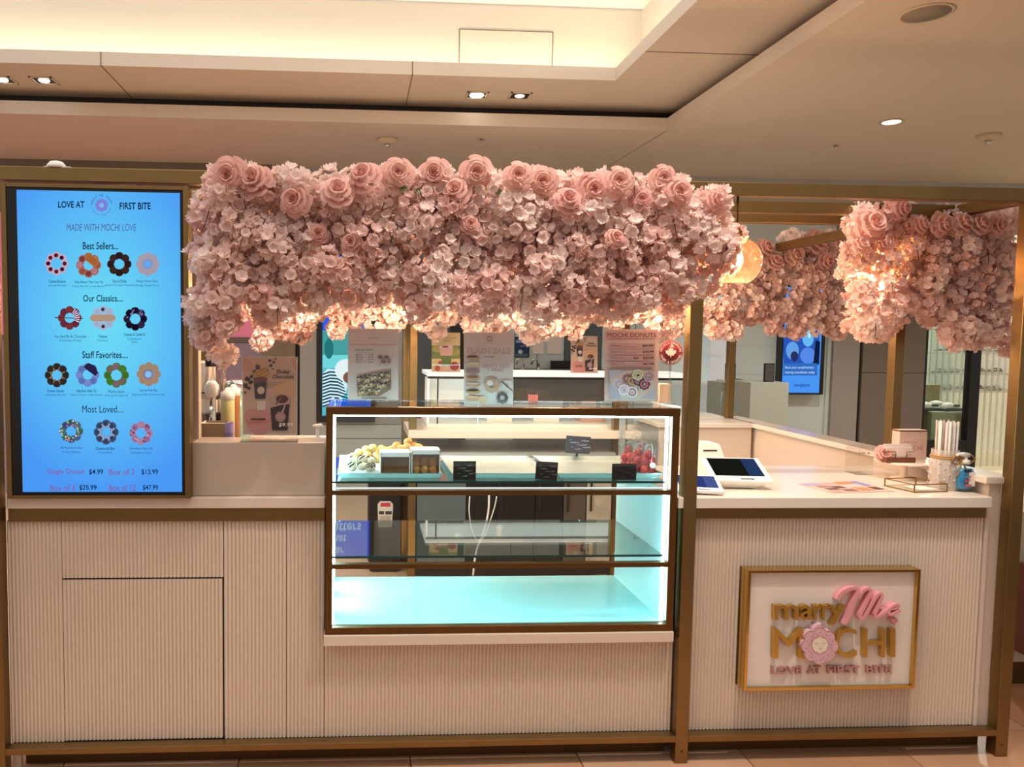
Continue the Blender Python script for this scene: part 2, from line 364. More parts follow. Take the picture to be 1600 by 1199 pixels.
PIT = .0131
def flutes(name, x0, x1, z0, z1, yb=.047, dep=.006, parent=None):
    n = max(1, round((x1-x0)/PIT)); p = (x1-x0)/n; pr = []
    for i in range(n):
        for u, h in ((0.02, -.0015), (.07, .15), (.2, .62), (.4, .97), (.6, .97), (.8, .62), (.93, .15)):
            pr.append((x0+(i+u)*p, yb-dep*h))
    pr.append((x1, yb)); q = MB(); vs = [(a, b, z0) for a, b in pr]+[(a, b, z1) for a, b in pr]; m = len(pr)
    vs += [(x0, yb+.012, z0), (x1, yb+.012, z0), (x0, yb+.012, z1), (x1, yb+.012, z1)]
    fs = [(i, i+1, m+i+1, m+i) for i in range(m-1)]+[(0, 2*m, 2*m+1, m-1), (m, 2*m-1, 2*m+3, 2*m+2)]
    fs += [tuple(range(m-1, -1, -1))+(2*m, 2*m+1)[:0]]
    fs[-1] = tuple([2*m]+list(range(0, m))+[2*m+1]); fs.append(tuple([2*m+3]+list(range(2*m-1, m-1, -1))+[2*m+2]))
    fs += [(2*m, 2*m+2, m, 0), (m-1, 2*m-1, 2*m+3, 2*m+1)]
    q.add(vs, fs, FLUTE, False); return q.build(name, parent)
# left counter
t = thing('left_counter', 'white fluted counter front with an access door under the menu board', 'counter', (-.62, .1, 0))
dx0, dx1 = at(98, 950, y=.045).x, at(349, 950, y=.045).x; dz = at(225, 904, y=.045).z
sx = at(447, 950, y=.045).x
flutes('fluted_panel', -1.1605, dx0-.001, .099, .861, parent=t); flutes('fluted_panel', dx0, dx1, dz+.003, .861, parent=t)
flutes('fluted_panel', dx1+.002, sx, .099, .861, parent=t); flutes('fluted_panel', sx+.0015, -.104, .099, .861, parent=t)
dr = flutes('access_door', dx0, dx1-.004, .102, dz-.003, yb=.048, parent=t)
bx('carcass', (-1.1605, -.104, .06, .2, .06, .9), DARK, t)
bx('toe_kick', (-1.13, 1.12, .085, .1, 0, .098), BRONZE_D, t)
bx('bronze_band', (-1.149, -.102, .032, .06, .861, .9055), BRONZE, t, .0015)
bx('worktop', (-1.151, -.102, .026, .2, .906, .9435), WHITE, t, .003)
bx('foot_block', (-1.1605, -1.133, .05, .07, .0, .075), WHITE, t, .002)
bx('serving_riser', (-.552, -.105, .05, .185, .944, 1.126), mat('riser_stone', 'cdb9a6', .25, 0, .05, 3), label='white stone riser block on the left counter behind the chocolate poster', cat='riser', b=.004)
lp = bx('trim_post', (at(297, 600, y=.12).x, at(310.5, 600, y=.12).x, .12, .165, 1.127, 1.974), mat('champagne_metal', 'd8c8ae', .45, .25, .1, 12), label='pale champagne metal post rising from the riser beside the menu board', cat='post', b=.002)
# counter under the display case
t = thing('case_counter', 'white fluted counter front under the glass display case', 'counter', (.5, .1, 0))
flutes('fluted_panel', -.1025, 1.127, .099, .437, parent=t)
bx('carcass', (-.102, 1.127, .062, .62, .06, .437), DARK, t)
bx('plinth_slab', (-.104, 1.108, .0, .6, .437, .475), WHITE, t, .003)
# right counter
t = thing('right_counter', 'white checkout counter with fluted front carrying the gold framed sign', 'counter', (1.7, .1, 0))
ex = at(1529, 950, y=.045).x
flutes('fluted_panel', 1.15, ex, .099, .866, parent=t)
bx('edge_strip', (ex+.001, 2.262, .04, .06, .099, .866), WHITE, t, .001)
bx('edge_bead', (2.247, 2.258, .034, .041, .099, .866), WHITE, t, .001)
bx('carcass', (1.15, 2.262, .062, .6, .06, .906), DARK, t)
bx('bronze_band', (1.173, 2.236, .026, .06, .866, .9065), BRONZE, t, .0015)
bx('worktop', (1.11, 2.24, .004, .645, .907, .9455), STONE, t, .003)
bx('toe_kick', (1.172, 2.31, .085, .1, 0, .098), BRONZE_D, t)
t = thing('side_partition', 'low white side partition with a capped ledge at the right end of the kiosk', 'partition', (2.3, 1, 0))
bx('wall_panel', (2.263, 2.312, .05, BY+.1, .06, .985), WHITE, t, .002)
bx('ledge_cap', (2.238, 2.362, .035, BY+.1, .985, 1.011), STONE, t, .005)
bx('back_panel', (1.72, 2.24, 1.655, 1.70, .0, .985), WHITE, t, .002)
bx('back_cap', (1.70, 2.262, 1.64, 2.25, .985, 1.011), STONE, t, .004)
MB().ball((2.335, .04, .78), .007, WHITEP).build('door_stop', t)
# ------------------------------------------------------------------ display case
t = thing('display_case', 'bronze framed glass dessert display case lit in cool white', 'display case', (.5, .3, .475))
CX0, CX1, CZ0, CZ1, CD = -.099, 1.106, .476, 1.252, .55
FR = mat('case_bronze', '6b4820', .4, .7, .12, 12)
za = at(780, 770, y=.01).z; zb = at(780, 884, y=.01).z
for dm in ((CX0, CX0+.023, .006, .03, CZ0+.001, CZ1-.001), (CX1-.025, CX1, .006, .03, CZ0+.001, CZ1-.001), (CX0-.0005, CX1+.0005, .005, .032, CZ1-.026, CZ1), (CX0-.0005, CX1+.0005, .005, .031, CZ0, CZ0+.024),
           (CX0+.02, CX1-.02, .006, .03, za-.0085, za+.0085), (CX0+.02, CX1-.02, .006, .03, zb-.0085, zb+.0085)):
    bx('frame_bar', dm, FR, t, .0015)
for dm in ((CX0, CX0+.02, CD-.02, CD, CZ0, CZ1-.02), (CX1-.02, CX1, CD-.02, CD, CZ0, CZ1-.02), (CX0, CX1, CD-.012, CD, CZ0, CZ0+.02)): bx('rear_bar', dm, mat('pale_metal', 'b9c4c2', .3, .6), t, .001)
for a, b in ((CZ0+.024, zb-.0085), (zb+.0085, za-.0085), (za+.0085, CZ1-.026)): bx('front_pane', (CX0+.023, CX1-.025, .014, .019, a, b), GLASS, t)
bx('top_pane', (CX0+.004, CX1-.004, .032, .32, CZ1-.009, CZ1-.001), GLASS, t)
SIDEP = mat('case_side_panel', 'dcffff', .12, 0, .03, 3)
bx('side_panel', (CX0+.002, CX0+.012, .032, CD-.02, CZ0+.02, CZ1-.012), SIDEP, t)
bx('side_panel', (CX1-.03, CX1-.022, .04, CD-.02, CZ0+.02, za), SIDEP, t)
bx('side_pane', (CX1-.028, CX1-.022, .04, CD-.02, za, CZ1-.012), GLASS, t)
bx('case_floor', (CX0+.012, CX1-.022, .03, CD-.012, CZ0+.006, CZ0+.026), mat('case_floor_panel', 'a8eef2', .08, 0, .03, 3), t)
zs1 = at(780, 753.5, y=.03).z; zs2 = at(780, 869.5, y=.03).z
for zz in (zs1, zs2):
    s_ = bx('glass_shelf', (CX0+.02, CX1-.035, .032, CD-.02, zz-.004, zz+.003), SHELFG, t)
    bx('shelf_edge', (CX0+.02, CX1-.035, .0285, .0318, zz-.0045, zz+.003), EDGEG, s_)
for x0, x1, z in ((CX0+.02, CX0+.03, 0), (CX1-.037, CX1-.029, 0)): bx('glow_strip', (x0, x1, .032, .038, CZ0+.03, CZ1-.03), LED, t)
for yy in (.2, .4): bx('glow_strip', (CX0+.0125, CX0+.0155, yy, yy+.05, CZ0+.04, CZ1-.05), emi('added_side_led', 'c4f8ff', 75), t)  # strips added on the left panel to light up the right one
bx('glow_strip', (CX0+.03, CX1-.036, .033, .043, CZ1-.034, CZ1-.0285), LED, t)
bx('glow_strip', (CX0+.03, CX1-.036, .033, .037, za+.009, za+.0125), L('e8f4ee', 1.6), t)  # glowing line painted in along the bar, not an LED
bx('glow_strip', (CX0+.03, CX1-.036, .033, .041, zb-.014, zb-.0095), LED, t)
for zz in (zs1, zs2): bx('shelf_pin', (CX1-.046, CX1-.03, .27, .285, zz-.012, zz-.004), CHROME, t)
# ------------------------------------------------------------------ menu board
t = thing('menu_board', 'tall blue lit menu screen in a bronze surround on the left counter', 'screen', (-.835, .0, .945))
A = Flat(.006)
X0, X1, Z0, Z1 = -1.138, -.547, .945, 1.966
bx('bezel', (X0+.01, X1-.016, .007, .05, Z0+.01, Z1-.012), mat('screen_bezel', '0a0a0c', .25), t, .002)
for dm in ((X0, X0+.0165, .003, .06, Z0, Z1), (X1-.0165, X1, .003, .06, Z0, Z1), (X0+.0166, X1-.0166, .0034, .06, Z1-.0125, Z1-.0003), (X0+.0166, X1-.0166, .0034, .06, Z0+.0003, Z0+.0105)): bx('surround', dm, BRONZE, t, .001)
ms = bpy.data.materials.new('menu_screen_light'); ms.use_nodes = True; nt = ms.node_tree; nt.nodes.remove(nt.nodes['Principled BSDF'])
e = nt.nodes.new('ShaderNodeEmission'); tc = nt.nodes.new('ShaderNodeTexCoord'); mp = nt.nodes.new('ShaderNodeMapping'); gr = nt.nodes.new('ShaderNodeTexGradient'); gr.gradient_type = 'SPHERICAL'
mp.vector_type = 'TEXTURE'; mp.inputs['Location'].default_value = (.52, .5, .58); mp.inputs['Scale'].default_value = (.75, 5, .58)
cr = nt.nodes.new('ShaderNodeValToRGB'); cr.color_ramp.elements[0].color = lin('4ea0ff'); cr.color_ramp.elements[1].color = lin('70e4ff'); cr.color_ramp.elements[1].position = .9
for a, b in ((tc.outputs['Generated'], mp.inputs[0]), (mp.outputs[0], gr.inputs[0]), (gr.outputs[0], cr.inputs[0]), (cr.outputs[0], e.inputs[0]), (e.outputs[0], nt.nodes['Material Output'].inputs[0])): nt.links.new(a, b)
sc = Flat(.006); sc.mb.add([], [], ms)
c = [at(*p, y=.006) for p in ((28, 295.5), (281.5, 303), (284, 769), (33.5, 769))]
q = MB(); q.box((c[0].x+c[3].x)/2, (c[1].x+c[2].x)/2, .0055, .0068, (c[2].z+c[3].z)/2, (c[0].z+c[1].z)/2, ms); scr = q.build('screen', t)
INK = L('10204a', .7); PUR = L('5a62a8', .9); PINK = L('8466b4', 1)
def T(body, *a, **k_): D = Flat(.005); D.text(body, *a, **k_); D.build('lettering', scr)
T('LOVE AT', 91, 314.5, 132, 325, INK, .02); T('FIRST BITE', 187, 316.5, 235.5, 327.5, INK, .02); T('MADE WITH MOCHI LOVE', 104, 350, 213, 361, PUR, .012, .12)
for s_, x0, y0, x1, y1 in (('Best Sellers...', 129.5, 378.5, 184.5, 390), ('Our Classics....', 130, 461, 192, 471.5), ('Staff Favorites....', 128.5, 549, 199.5, 560), ('Most Loved....', 128.5, 634, 193, 645)): T(s_, x0, y0, x1, y1, INK, .012)
CAP = L('18326a', .9); CAP2 = L('2a55a0', .9)
for a, b, cx, y, w1, w2 in (('Creme Brulove', '(Creme Brulee)', 89.5, 440, 26, 27), ('Way Better Than Your Ex', '(Lotus Biscoff Cookie Butter)', 139, 441.5, 45, 51), ('Duo in Dubai', '(Dubai Chocolate, Pistachio)', 187, 439.5, 22, 45), ('Mango Mochi Rice', '(Mango Sticky Rice)', 229.5, 440, 33, 38),
        ('You Had Me At Chocolate', '(Chocolate Pocky)', 110, 526, 50, 34), ('Tiralove', '(Tiramisu)', 160.5, 526, 14, 17), ('Cookies N Creme N', 'Commitment', 210, 523, 33, 22),
        ('Forever Smores', '(Chocolate Smores)', 87, 611, 26, 31), ('Ube Ever After Ya', '(Ube x Coconut x Ube Cookie)', 135, 611, 31, 50), ('Matcha Sakura', '(Matcha Strawberry)', 182, 612, 25, 36), ('Love at First Dip', '(Signature Plain Donut and Dip)', 232, 610.5, 27, 52),
        ('All My Exes In One', '(Fruity Pebbles)', 111.5, 700.5, 34, 28), ('Cinnamochi Bun', '(Cinnabon)', 164.5, 701, 30, 20), ('Strawberry Marry Me', '(Strawberry Pocky)', 220.5, 701.5, 36, 32)):
    T(a, cx-w1/2, y-2.4, cx+w1/2, y+2.2, CAP, .01); T(b, cx-w2/2, y+4.4, cx+w2/2, y+8.6, CAP2)
T('(Oreo)', 205, 533, 215, 537, CAP2)
for a, x0, x1, b, x2, x3, y in (('Single Donut', 74, 133, '$4.99', 139, 161.5, 738), ('Box of 3', 170.5, 210, '$13.99', 221, 247, 738), ('Box of 6', 78.5, 118, '$25.99', 124, 151, 762.5), ('Box of 12', 170.5, 212, '$47.99', 223, 247, 762.5)):
    T(a, x0, y-5, x1, y+5, PINK, .012); T(b, x2, y-4.5, x3, y+4.5, INK, .012)
lg = Flat(.005); lg.arctext('MARRY ME MOCHI', 159, 321, 14, 3.4, -PI*1.0, -PI*.02, PUR); lg.arctext('LOVE AT FIRST BITE', 159, 321, 16, 2.4, PI*.9, PI*.1, PUR, True)
lg.ring(159, 321, 9.5, 3.5, L('7f86e0'), .1); lg.disc(159, 321, 3.4, L('8fc4ff')); lg.disc(157.8, 320.6, .4, INK); lg.disc(160.2, 320.6, .4, INK); lg.build('logo', scr)
def donut(cx, cy, r, base, knob=None, kr=.3, hole=.42, lob=8, extra=None, top=None):
    D = Flat(.0052); D.ring(cx, cy, r, r*hole, L(base, .9), .09, lob, ampi=.08)
    if top: D.ring(cx, cy, r*.8, r*hole*1.1, L(top, .9), .06, lob)
    if knob:
        for i in range(lob):
            a = 2*PI*i/lob; D.disc(cx+.74*r*math.cos(a), cy+.74*r*math.sin(a), r*kr, L(knob[i % len(knob)], .8), n=10)
    if extra: extra(D, cx, cy, r)
    D.build('donut_picture', scr)
RZ = random.Random(3)
def sprinkles(cols, n=40, a0=0, a1=1):
    def f(D, cx, cy, r):
        for i in range(n):
            a = 2*PI*(a0+(a1-a0)*RZ.random()); q = r*(.5+.48*RZ.random()); D.disc(cx+q*math.cos(a), cy+q*math.sin(a), r*.09, L(RZ.choice(cols), .9), n=6); D.k -= .8
    return f
def biscuit(D, cx, cy, r):
    u = Vector((.8, .6)); v = Vector((-.6, .8)); o = Vector((cx+.35*r, cy-.42*r)); D.poly([tuple(o+u*a*r*.62+v*b*r*.36) for a, b in ((-1, -.7), (-.8, -1), (.8, -1), (1, -.7), (1, .7), (.8, 1), (-.8, 1), (-1, .7))], L('c27840', .9))
    D.poly([tuple(o+u*a*r*.5+v*b*r*.24) for a, b in ((-1, -1), (1, -1), (1, 1), (-1, 1))], L('b06a36', .9))
def pocky(D, cx, cy, r):
    for i in range(7):
        a = -1.0+i*.22; D.poly([(cx+r*.5*math.cos(a), cy+r*.5*math.sin(a)), (cx+r*math.cos(a), cy+r*math.sin(a)), (cx+r*math.cos(a+.1), cy+r*math.sin(a+.1)), (cx+r*.5*math.cos(a+.1), cy+r*.5*math.sin(a+.1))], L('e8d8ff'))
    D.poly([(cx-1.25*r, cy-1.2), (cx+1.35*r, cy+.2), (cx+1.35*r, cy+1.2), (cx-1.25*r, cy+.2)], L('5a2238', .8))
def lady(D, cx, cy, r): D.poly([(cx+1.12*r*(abs(math.cos(a))**.35)*(1 if math.cos(a) > 0 else -1), cy+.3*r*math.sin(a)) for a in [2*PI*k/24 for k in range(24)]], L('c0a088', .9))
def slab(D, cx, cy, r): D.poly([(cx-.35*r, cy-.75*r), (cx+.1*r, cy-1.1*r), (cx+.75*r, cy-.85*r), (cx+1.0*r, cy-.2*r), (cx+.8*r, cy+.1*r), (cx+.2*r, cy-.3*r)], L('2c2450', .9))
def core(c1, c2):
    def f(D, cx, cy, r): D.disc(cx, cy, r*.46, L(c1, .9)); D.disc(cx, cy, r*.3, L(c2))
    return f
donut(88.5, 412, 17, 'd8b8d0', ('5c1830', '3a1430', '701c30'), .2, .5); donut(138.5, 414.5, 18, 'b87058', ('a85c4c', 'c88ca0', '8a4444'), .25, .42, extra=biscuit)
donut(186.5, 413, 17.5, '3a2626', ('32201f', '452c28'), .3, .46); donut(231, 413, 17, 'b4a8b8', None, extra=core('8aa0d0', '62b0ff'))
donut(109, 497, 17, '7a3040', ('8c3a3c', '743044'), .3, .45, extra=pocky); donut(161.5, 497, 18, 'b0c4e4', ('3c3440', 'b0c4e4'), .16, .35, extra=lady); donut(211.5, 498.5, 17, '2a2038', ('1c1430', '382a48', '140e24'), .28, .48, extra=sprinkles(('8a80b0', '181028'), 20))
donut(89, 586.5, 17.5, '3c3434', ('34302e',), .26, .44, top='b07c44'); donut(137, 586, 17, '7088d0', ('8aa0e4', '6a80cc'), .26, .44, extra=slab); donut(182, 586.5, 18, '4c8030', ('50782c', '8a6a6a', '9a6a7a', '4a8c30'), .28, .46); donut(232.5, 585, 17.5, 'b09078', ('b8977c',), .22, .42, extra=core('8a8498', '8ac4ff'))
donut(111.5, 674, 17, '4a6a70', ('3c6a5a', '5a7a90', '3a5a8a'), .28, .46, extra=sprinkles(('d8d060', 'e080a0', 'f0f0f0', '30a060', '4040c0'), 46)); donut(166, 675.5, 18, '4a5a80', ('3a4a6c',), .22, .38, top='a0b4d8', extra=None)
donut(220.5, 677, 17, 'b088b0', ('c094b8', 'a87aa4'), .28, .46, extra=sprinkles(('7a3a5a', 'd8a8cc'), 22))
# ------------------------------------------------------------------ gold framed wall sign
t = thing('shop_sign', 'white shop sign board with raised gold and pink letters in a gold box frame', 'sign', (1.75, .0, .25))
ys = -.012
c = [at(*p, y=ys) for p in ((1168, 890), (1438, 892), (1430, 1076), (1164, 1081))]
x0, x1 = (c[0].x+c[3].x)/2, (c[1].x+c[2].x)/2; z1, z0 = (c[0].z+c[1].z)/2, (c[2].z+c[3].z)/2
for dm in ((x0, x0+.010, ys, .05, z0, z1), (x1-.010, x1, ys, .05, z0, z1), (x0+.0101, x1-.0101, ys+.0003, .05, z1-.010, z1-.0003), (x0+.0101, x1-.0101, ys+.0003, .05, z0+.0003, z0+.010)): bx('box_frame', dm, GOLDP, t, .001)
bx('board', (x0+.01, x1-.01, .004, .03, z0+.01, z1-.01), mat('sign_board', 'eadbd0', .3, 0, .03), t)
yl = -.016; GB = mat('gold_letter', 'd4ab58', .3, .9, .05)
def letters(name, body, x0, y0, x1, y1, m, bold, ext=.02, y=yl): Q = Flat(y); Q.eps = 0; Q.text(body, x0, y0, x1, y1, m, bold, 0, ext); return Q.build(name, t)
for ch, a, b, y0, y1 in (('m', 1210, 1248, 946, 969), ('a', 1251, 1270, 946, 969), ('r', 1272, 1284, 946, 969), ('r', 1285, 1297, 946, 969), ('y', 1296, 1321, 946, 977)): letters('letter', ch, a, y0, b, y1, GB, .012)
for ch, a, b in (('M', 1209, 1256), ('C', 1306, 1339), ('H', 1350, 1383), ('I', 1391, 1399)): letters('letter', ch, a, 983 if ch != 'C' else 982, b, 1029.5-(a-1209)*.012, GB, .0)
RZL = mat('rose_letter', 'b98a86', .4, .2)
xs = 1206
for wd, xa, xb in (('LOVE', 1206, 1253), ('AT', 1262, 1283), ('FIRST', 1293, 1344), ('BITE', 1354, 1393)): letters('small_lettering', wd, xa, 1042-(xa-1206)*.012, xb, 1054-(xa-1206)*.012, RZL, .02, .012, -.006)
def ribbon(name, pts, w, m, y=-.02, ext=.022):
    P_ = [at(a, b, y=y) for a, b in pts]; sm = []
    for i in range(len(P_)-1):
        p0 = P_[max(i-1, 0)]; p1 = P_[i]; p2 = P_[i+1]; p3 = P_[min(i+2, len(P_)-1)]
        for u in (0, .25, .5, .75): sm.append(.5*((2*p1)+(p2-p0)*u+(2*p0-5*p1+4*p2-p3)*u*u+(3*p1-p0-3*p2+p3)*u**3))
    sm.append(P_[-1]); vs = []; fs = []
    for i, p in enumerate(sm):
        tg = (sm[min(i+1, len(sm)-1)]-sm[max(i-1, 0)]).normalized(); nn = Vector((-tg.z, 0, tg.x))*w
        yq = y-.00012*i
        vs += [(p.x+nn.x, yq, p.z+nn.z), (p.x-nn.x, yq, p.z-nn.z), (p.x-nn.x, y+ext, p.z-nn.z), (p.x+nn.x, y+ext, p.z+nn.z)]
    for i in range(len(sm)-1):
        for k_ in range(4): fs.append((4*i+k_, 4*i+(k_+1) % 4, 4*i+4+(k_+1) % 4, 4*i+4+k_))
    fs += [(0, 1, 2, 3), (len(vs)-1, len(vs)-2, len(vs)-3, len(vs)-4)]
    return MB().add(vs, fs, m).build(name, t)
SP = mat('pink_script', 'e39aa2', .35)
ribbon('script_letter', [(1309, 938), (1316, 927), (1328, 921), (1338, 920), (1340, 926), (1334, 942), (1325, 964), (1319, 976)], .0062, SP)
ribbon('script_letter', [(1342, 936), (1350, 924), (1357, 920.5), (1361, 924), (1356, 938), (1346, 958), (1344, 966), (1350, 964), (1361, 946), (1371, 930), (1376, 928), (1377, 933), (1371, 948), (1366, 960), (1369, 964), (1377, 960), (1388, 952), (1399, 949), (1402, 946), (1396, 945), (1388, 951), (1386, 957), (1392, 959), (1404, 953)], .0050, SP)
H = Flat(-.02); H.eps = 0; hp = []
for i in range(24):
    a = 2*PI*i/24; hp.append((1398+5.4*(math.sin(a)**3), 971-5.2*(13*math.cos(a)-5*math.cos(2*a)-2*math.cos(3*a)-math.cos(4*a))/15))
vv = [H.w(*p_) for p_ in hp]; MB().prism(vv, -.02, -.002, SP).build('heart', t)
D = Flat(-.026); D.eps = .0007
out = [D.w(1281+27.4*lobe(a, .085, 8)*math.cos(a), 1010+27.4*lobe(a, .085, 8)*math.sin(a)) for a in [2*PI*k_/64 for k_ in range(64)]]
q = MB(); q.prism(out, -.026, -.004, mat('donut_icing', 'd9aebb', .4)); cw = at(1283, 980, y=-.026); q.prism([D.w(*p_) for p_ in ((1270, 990), (1272, 982), (1277, 977), (1284, 975), (1283, 979), (1287, 984), (1288, 990))], -.0252, -.005, MATS['donut_icing']); q.build('donut_emblem', t)
D.ring(1281, 1010, 27.4, 26.3, P('b9824e'), .085, 8, 64, .085); D.k -= 1; D.disc(1281, 1008, 12.5, P('eadfce'), 12.5, 48, .06); D.ring(1281, 1008, 13.0, 12.2, P('b9824e'), .06, 8, 48, .06)
for sgn in (-1, 1): D.ring(1281+sgn*5.5-0, 1007, 2.6, 2.0, P('a97a5a'), 0, 8, 12, 0, .5, 1.0)
D.ring(1281, 1012, 2.2, 1.6, P('a97a5a'), 0, 8, 12, 0, 0, .5)
for i in range(26):
    a = 2*PI*i/26+.1; rr_ = 17+6*((i*7) % 5)/5; x, y = 1281+rr_*math.cos(a), 1010+rr_*1.05*math.sin(a); dx, dy = 1.5*math.cos(i*2.3), 1.5*math.sin(i*2.3)
    D.poly([(x-dx-dy*.3, y-dy+dx*.3), (x+dx-dy*.3, y+dy+dx*.3), (x+dx+dy*.3, y+dy-dx*.3), (x-dx+dy*.3, y-dy-dx*.3)], P(('8a5a78', 'a0688a', 'c07a50')[i % 3])); D.k -= 1
D.build('donut_face', t)
#--PART3--
# ================================================================== STORES BEHIND (the far side of the mall hall)
def BX(px, y=YB): return at(px, 600, y=y).x
wb = thing('wall_back', 'far storefront wall of grey, pink and taupe panels', None, (0, YB, 0), kind='structure')
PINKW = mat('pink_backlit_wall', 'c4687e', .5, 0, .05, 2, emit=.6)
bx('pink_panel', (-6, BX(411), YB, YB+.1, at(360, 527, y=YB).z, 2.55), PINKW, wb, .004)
bx('brown_rail', (-6, BX(411), YB-.02, YB+.1, at(360, 535, y=YB).z, at(360, 527, y=YB).z), TAUPE, wb)
bx('lilac_panel', (-6, BX(411), YB, YB+.1, 0, at(360, 535, y=YB).z), mat('lilac_panel', 'a08aa0', .5), wb, .004)
bx('bulkhead', (-6, BX(460), YB-.1, YB+.1, 2.55, 3.0), TAUPE, wb); bx('bulkhead', (BX(460), 9, YB, YB+.1, 2.75, 3.0), GREY, wb)
bx('beige_column', (BX(411), BX(462), YB-.05, YB+.1, 0, 2.75), mat('beige_column', '8d7a66', .5), wb, .003)
bx('dark_gap', (BX(462), BX(469), YB, YB+.1, 0, 2.75), BLACK, wb)
bx('grey_column', (BX(469), BX(495), YB-.05, YB+.1, 0, 2.75), GREY, wb, .003)
bx('grey_panel', (BX(495), BX(628), YB, YB+.1, 0, at(560, 664, y=YB).z), GREYL, wb, .003)
bx('grey_panel', (BX(495), BX(628), YB, YB+.1, at(560, 664, y=YB).z+.005, 2.75), GREY, wb, .003)
bx('panel_joint', (BX(495), BX(628), YB-.003, YB, at(560, 685, y=YB).z-.004, at(560, 685, y=YB).z), DARK, wb)
bx('slate_panel', (BX(629), BX(702), YB, YB+.1, 0, 2.75), SLATE, wb, .003); bx('slate_panel', (BX(703), BX(728), YB, YB+.1, 0, 2.75), DARK, wb, .003)
for a, b, mm in ((729, 803, GREYL), (804, 838, GREYL), (839, 880, GREYL), (881, 938, SLATE), (939, 990, GREYL), (991, 1046, GREYL)): bx('wall_panel', (BX(a), BX(b), YB, YB+.1, 0, 2.75), mm, wb, .004)
BRT = emi('lit_shop_wall', 'e9f2ee', .85)
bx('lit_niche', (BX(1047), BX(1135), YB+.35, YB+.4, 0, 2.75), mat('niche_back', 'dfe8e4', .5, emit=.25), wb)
bx('niche_side', (BX(1046), BX(1049), YB, YB+.35, 0, 2.75), GREYL, wb)
for py in (523, 556, 600): bx('niche_shelf', (BX(1049), BX(1137), YB+.05, YB+.35, at(1100, py, y=YB).z-.012, at(1100, py, y=YB).z), GLASS if py != 600 else WHITEP, wb)
for a, b in ((1140, 1218), (1291, 1297)): bx('wall_panel', (BX(a), BX(b), YB, YB+.1, 0, 2.75), GREYL, wb, .004)
bx('wall_panel', (BX(1218), BX(1291), YB+.02, YB+.1, 0, 2.75), GREYL, wb)
for py in (540, 585): bx('panel_joint', (BX(1140), BX(1218), YB-.002, YB, at(1180, py, y=YB).z-.003, at(1180, py, y=YB).z), GREY, wb)
bx('grey_column', (BX(1297), BX(1338), YB-.03, YB+.1, 0, 2.75), mat('warm_grey_column', '9c948e', .4), wb, .003)
bx('dark_gap', (BX(1338), BX(1343), YB, YB+.1, 0, 2.75), BLACK, wb)
for z0, z1 in ((0, .45), (.455, at(1400, 583, y=YB).z), (at(1400, 583, y=YB).z+.004, 2.75)): bx('taupe_panel', (BX(1343), BX(1440), YB-.03, YB+.1, z0, z1), TAUPE, wb, .003)
# shoe store behind glass
SY = YB+.02
ws = thing('wall_shop', 'bright cream interior of the shoe store', None, (BX(1500), 7, 0), kind='structure')
bx('shop_back_wall', (BX(1400, 7), BX(1640, 7), 7.0, 7.1, 0, 3), mat('glowing_cream_wall', 'e8e2cc', .6, emit=.5), ws)  # glow in the wall colour stands in for the shop's lighting
bx('shop_floor', (BX(1440), 12, SY, 7.0, 0, .004), mat('shop_floor', 'ead9ae', .2, emit=.2), ws)  # floor glows slightly so that it looks lit
bx('shop_side', (BX(1437), BX(1440), SY+.1, 7, 0, 3), TAUPE, ws)
bx('shop_ceiling', (BX(1437), 12, SY+.1, 7.1, 2.85, 2.95), CEIL, ws)
t = thing('added_shop_lamp', 'ceiling lamp added inside the shoe store to brighten it, hidden by the flowers', 'ceiling light', (6.3, 5.2, 2.85))  # unseen lamp added to brighten the shoes and the interior
MB().lathe([(.1, 0), (.11, -.02), (.09, -.025)], (6.3, 5.2, 2.85), CF, 20).build('rim', t); MB().lathe([(.085, -.024), (.08, -.03)], (6.3, 5.2, 2.85), HOT, 20).build('lens', t); point('added_shop_glow', (6.3, 5.2, 2.75), 150, (1, .97, .88), .1)
w1 = thing('window_1', 'black framed glass shopfront of the shoe store', None, (BX(1480), SY, 0), kind='structure')
for a, b, z0, z1 in ((1437, 1446, 0, 2.75), (1514, 1530, 0, 2.75)): bx('window_frame', (BX(a), BX(b), SY-.03, SY+.05, z0, z1), BLACK, w1, .003)
for z0, z1 in ((at(1490, 688, y=SY).z-.2, at(1490, 688, y=SY).z), (2.65, 2.75)): bx('window_frame', (BX(1446), BX(1514), SY-.03, SY+.05, z0, z1), BLACK, w1, .003)
bx('pane', (BX(1446), BX(1514), SY, SY+.008, at(1490, 688, y=SY).z, 2.65), glass('shop_glass', (.9, .96, .94), .8), w1)
bx('pane', (BX(1530), BX(1600), SY+.9, SY+.908, .02, 2.65), glass('shop_glass', (.9, .96, .94), .8), w1)
CURT = frosted('sheer_curtain', 'dfe2d8', .3)
t = thing('sheer_curtain', 'sheer pale pleated curtain hanging behind the shoe store glass', 'curtain', (BX(1480), 5.5, 2.6))
def curtain(x0, x1, y, n, par):
    pr = [(x0+(x1-x0)*i/(n*6), y+.035*math.sin(i*PI/3)) for i in range(n*6+1)]; q = MB(); m = len(pr)
    q.add([(a, b, .05) for a, b in pr]+[(a, b, 2.6) for a, b in pr], [(i, i+1, m+i+1, m+i) for i in range(m-1)], CURT, True); q.build('drape', par)
curtain(BX(1452, 5.5), BX(1520, 5.5), 5.5, 7, t); curtain(BX(1530, 5.75), BX(1578, 5.75), 5.75, 5, t)
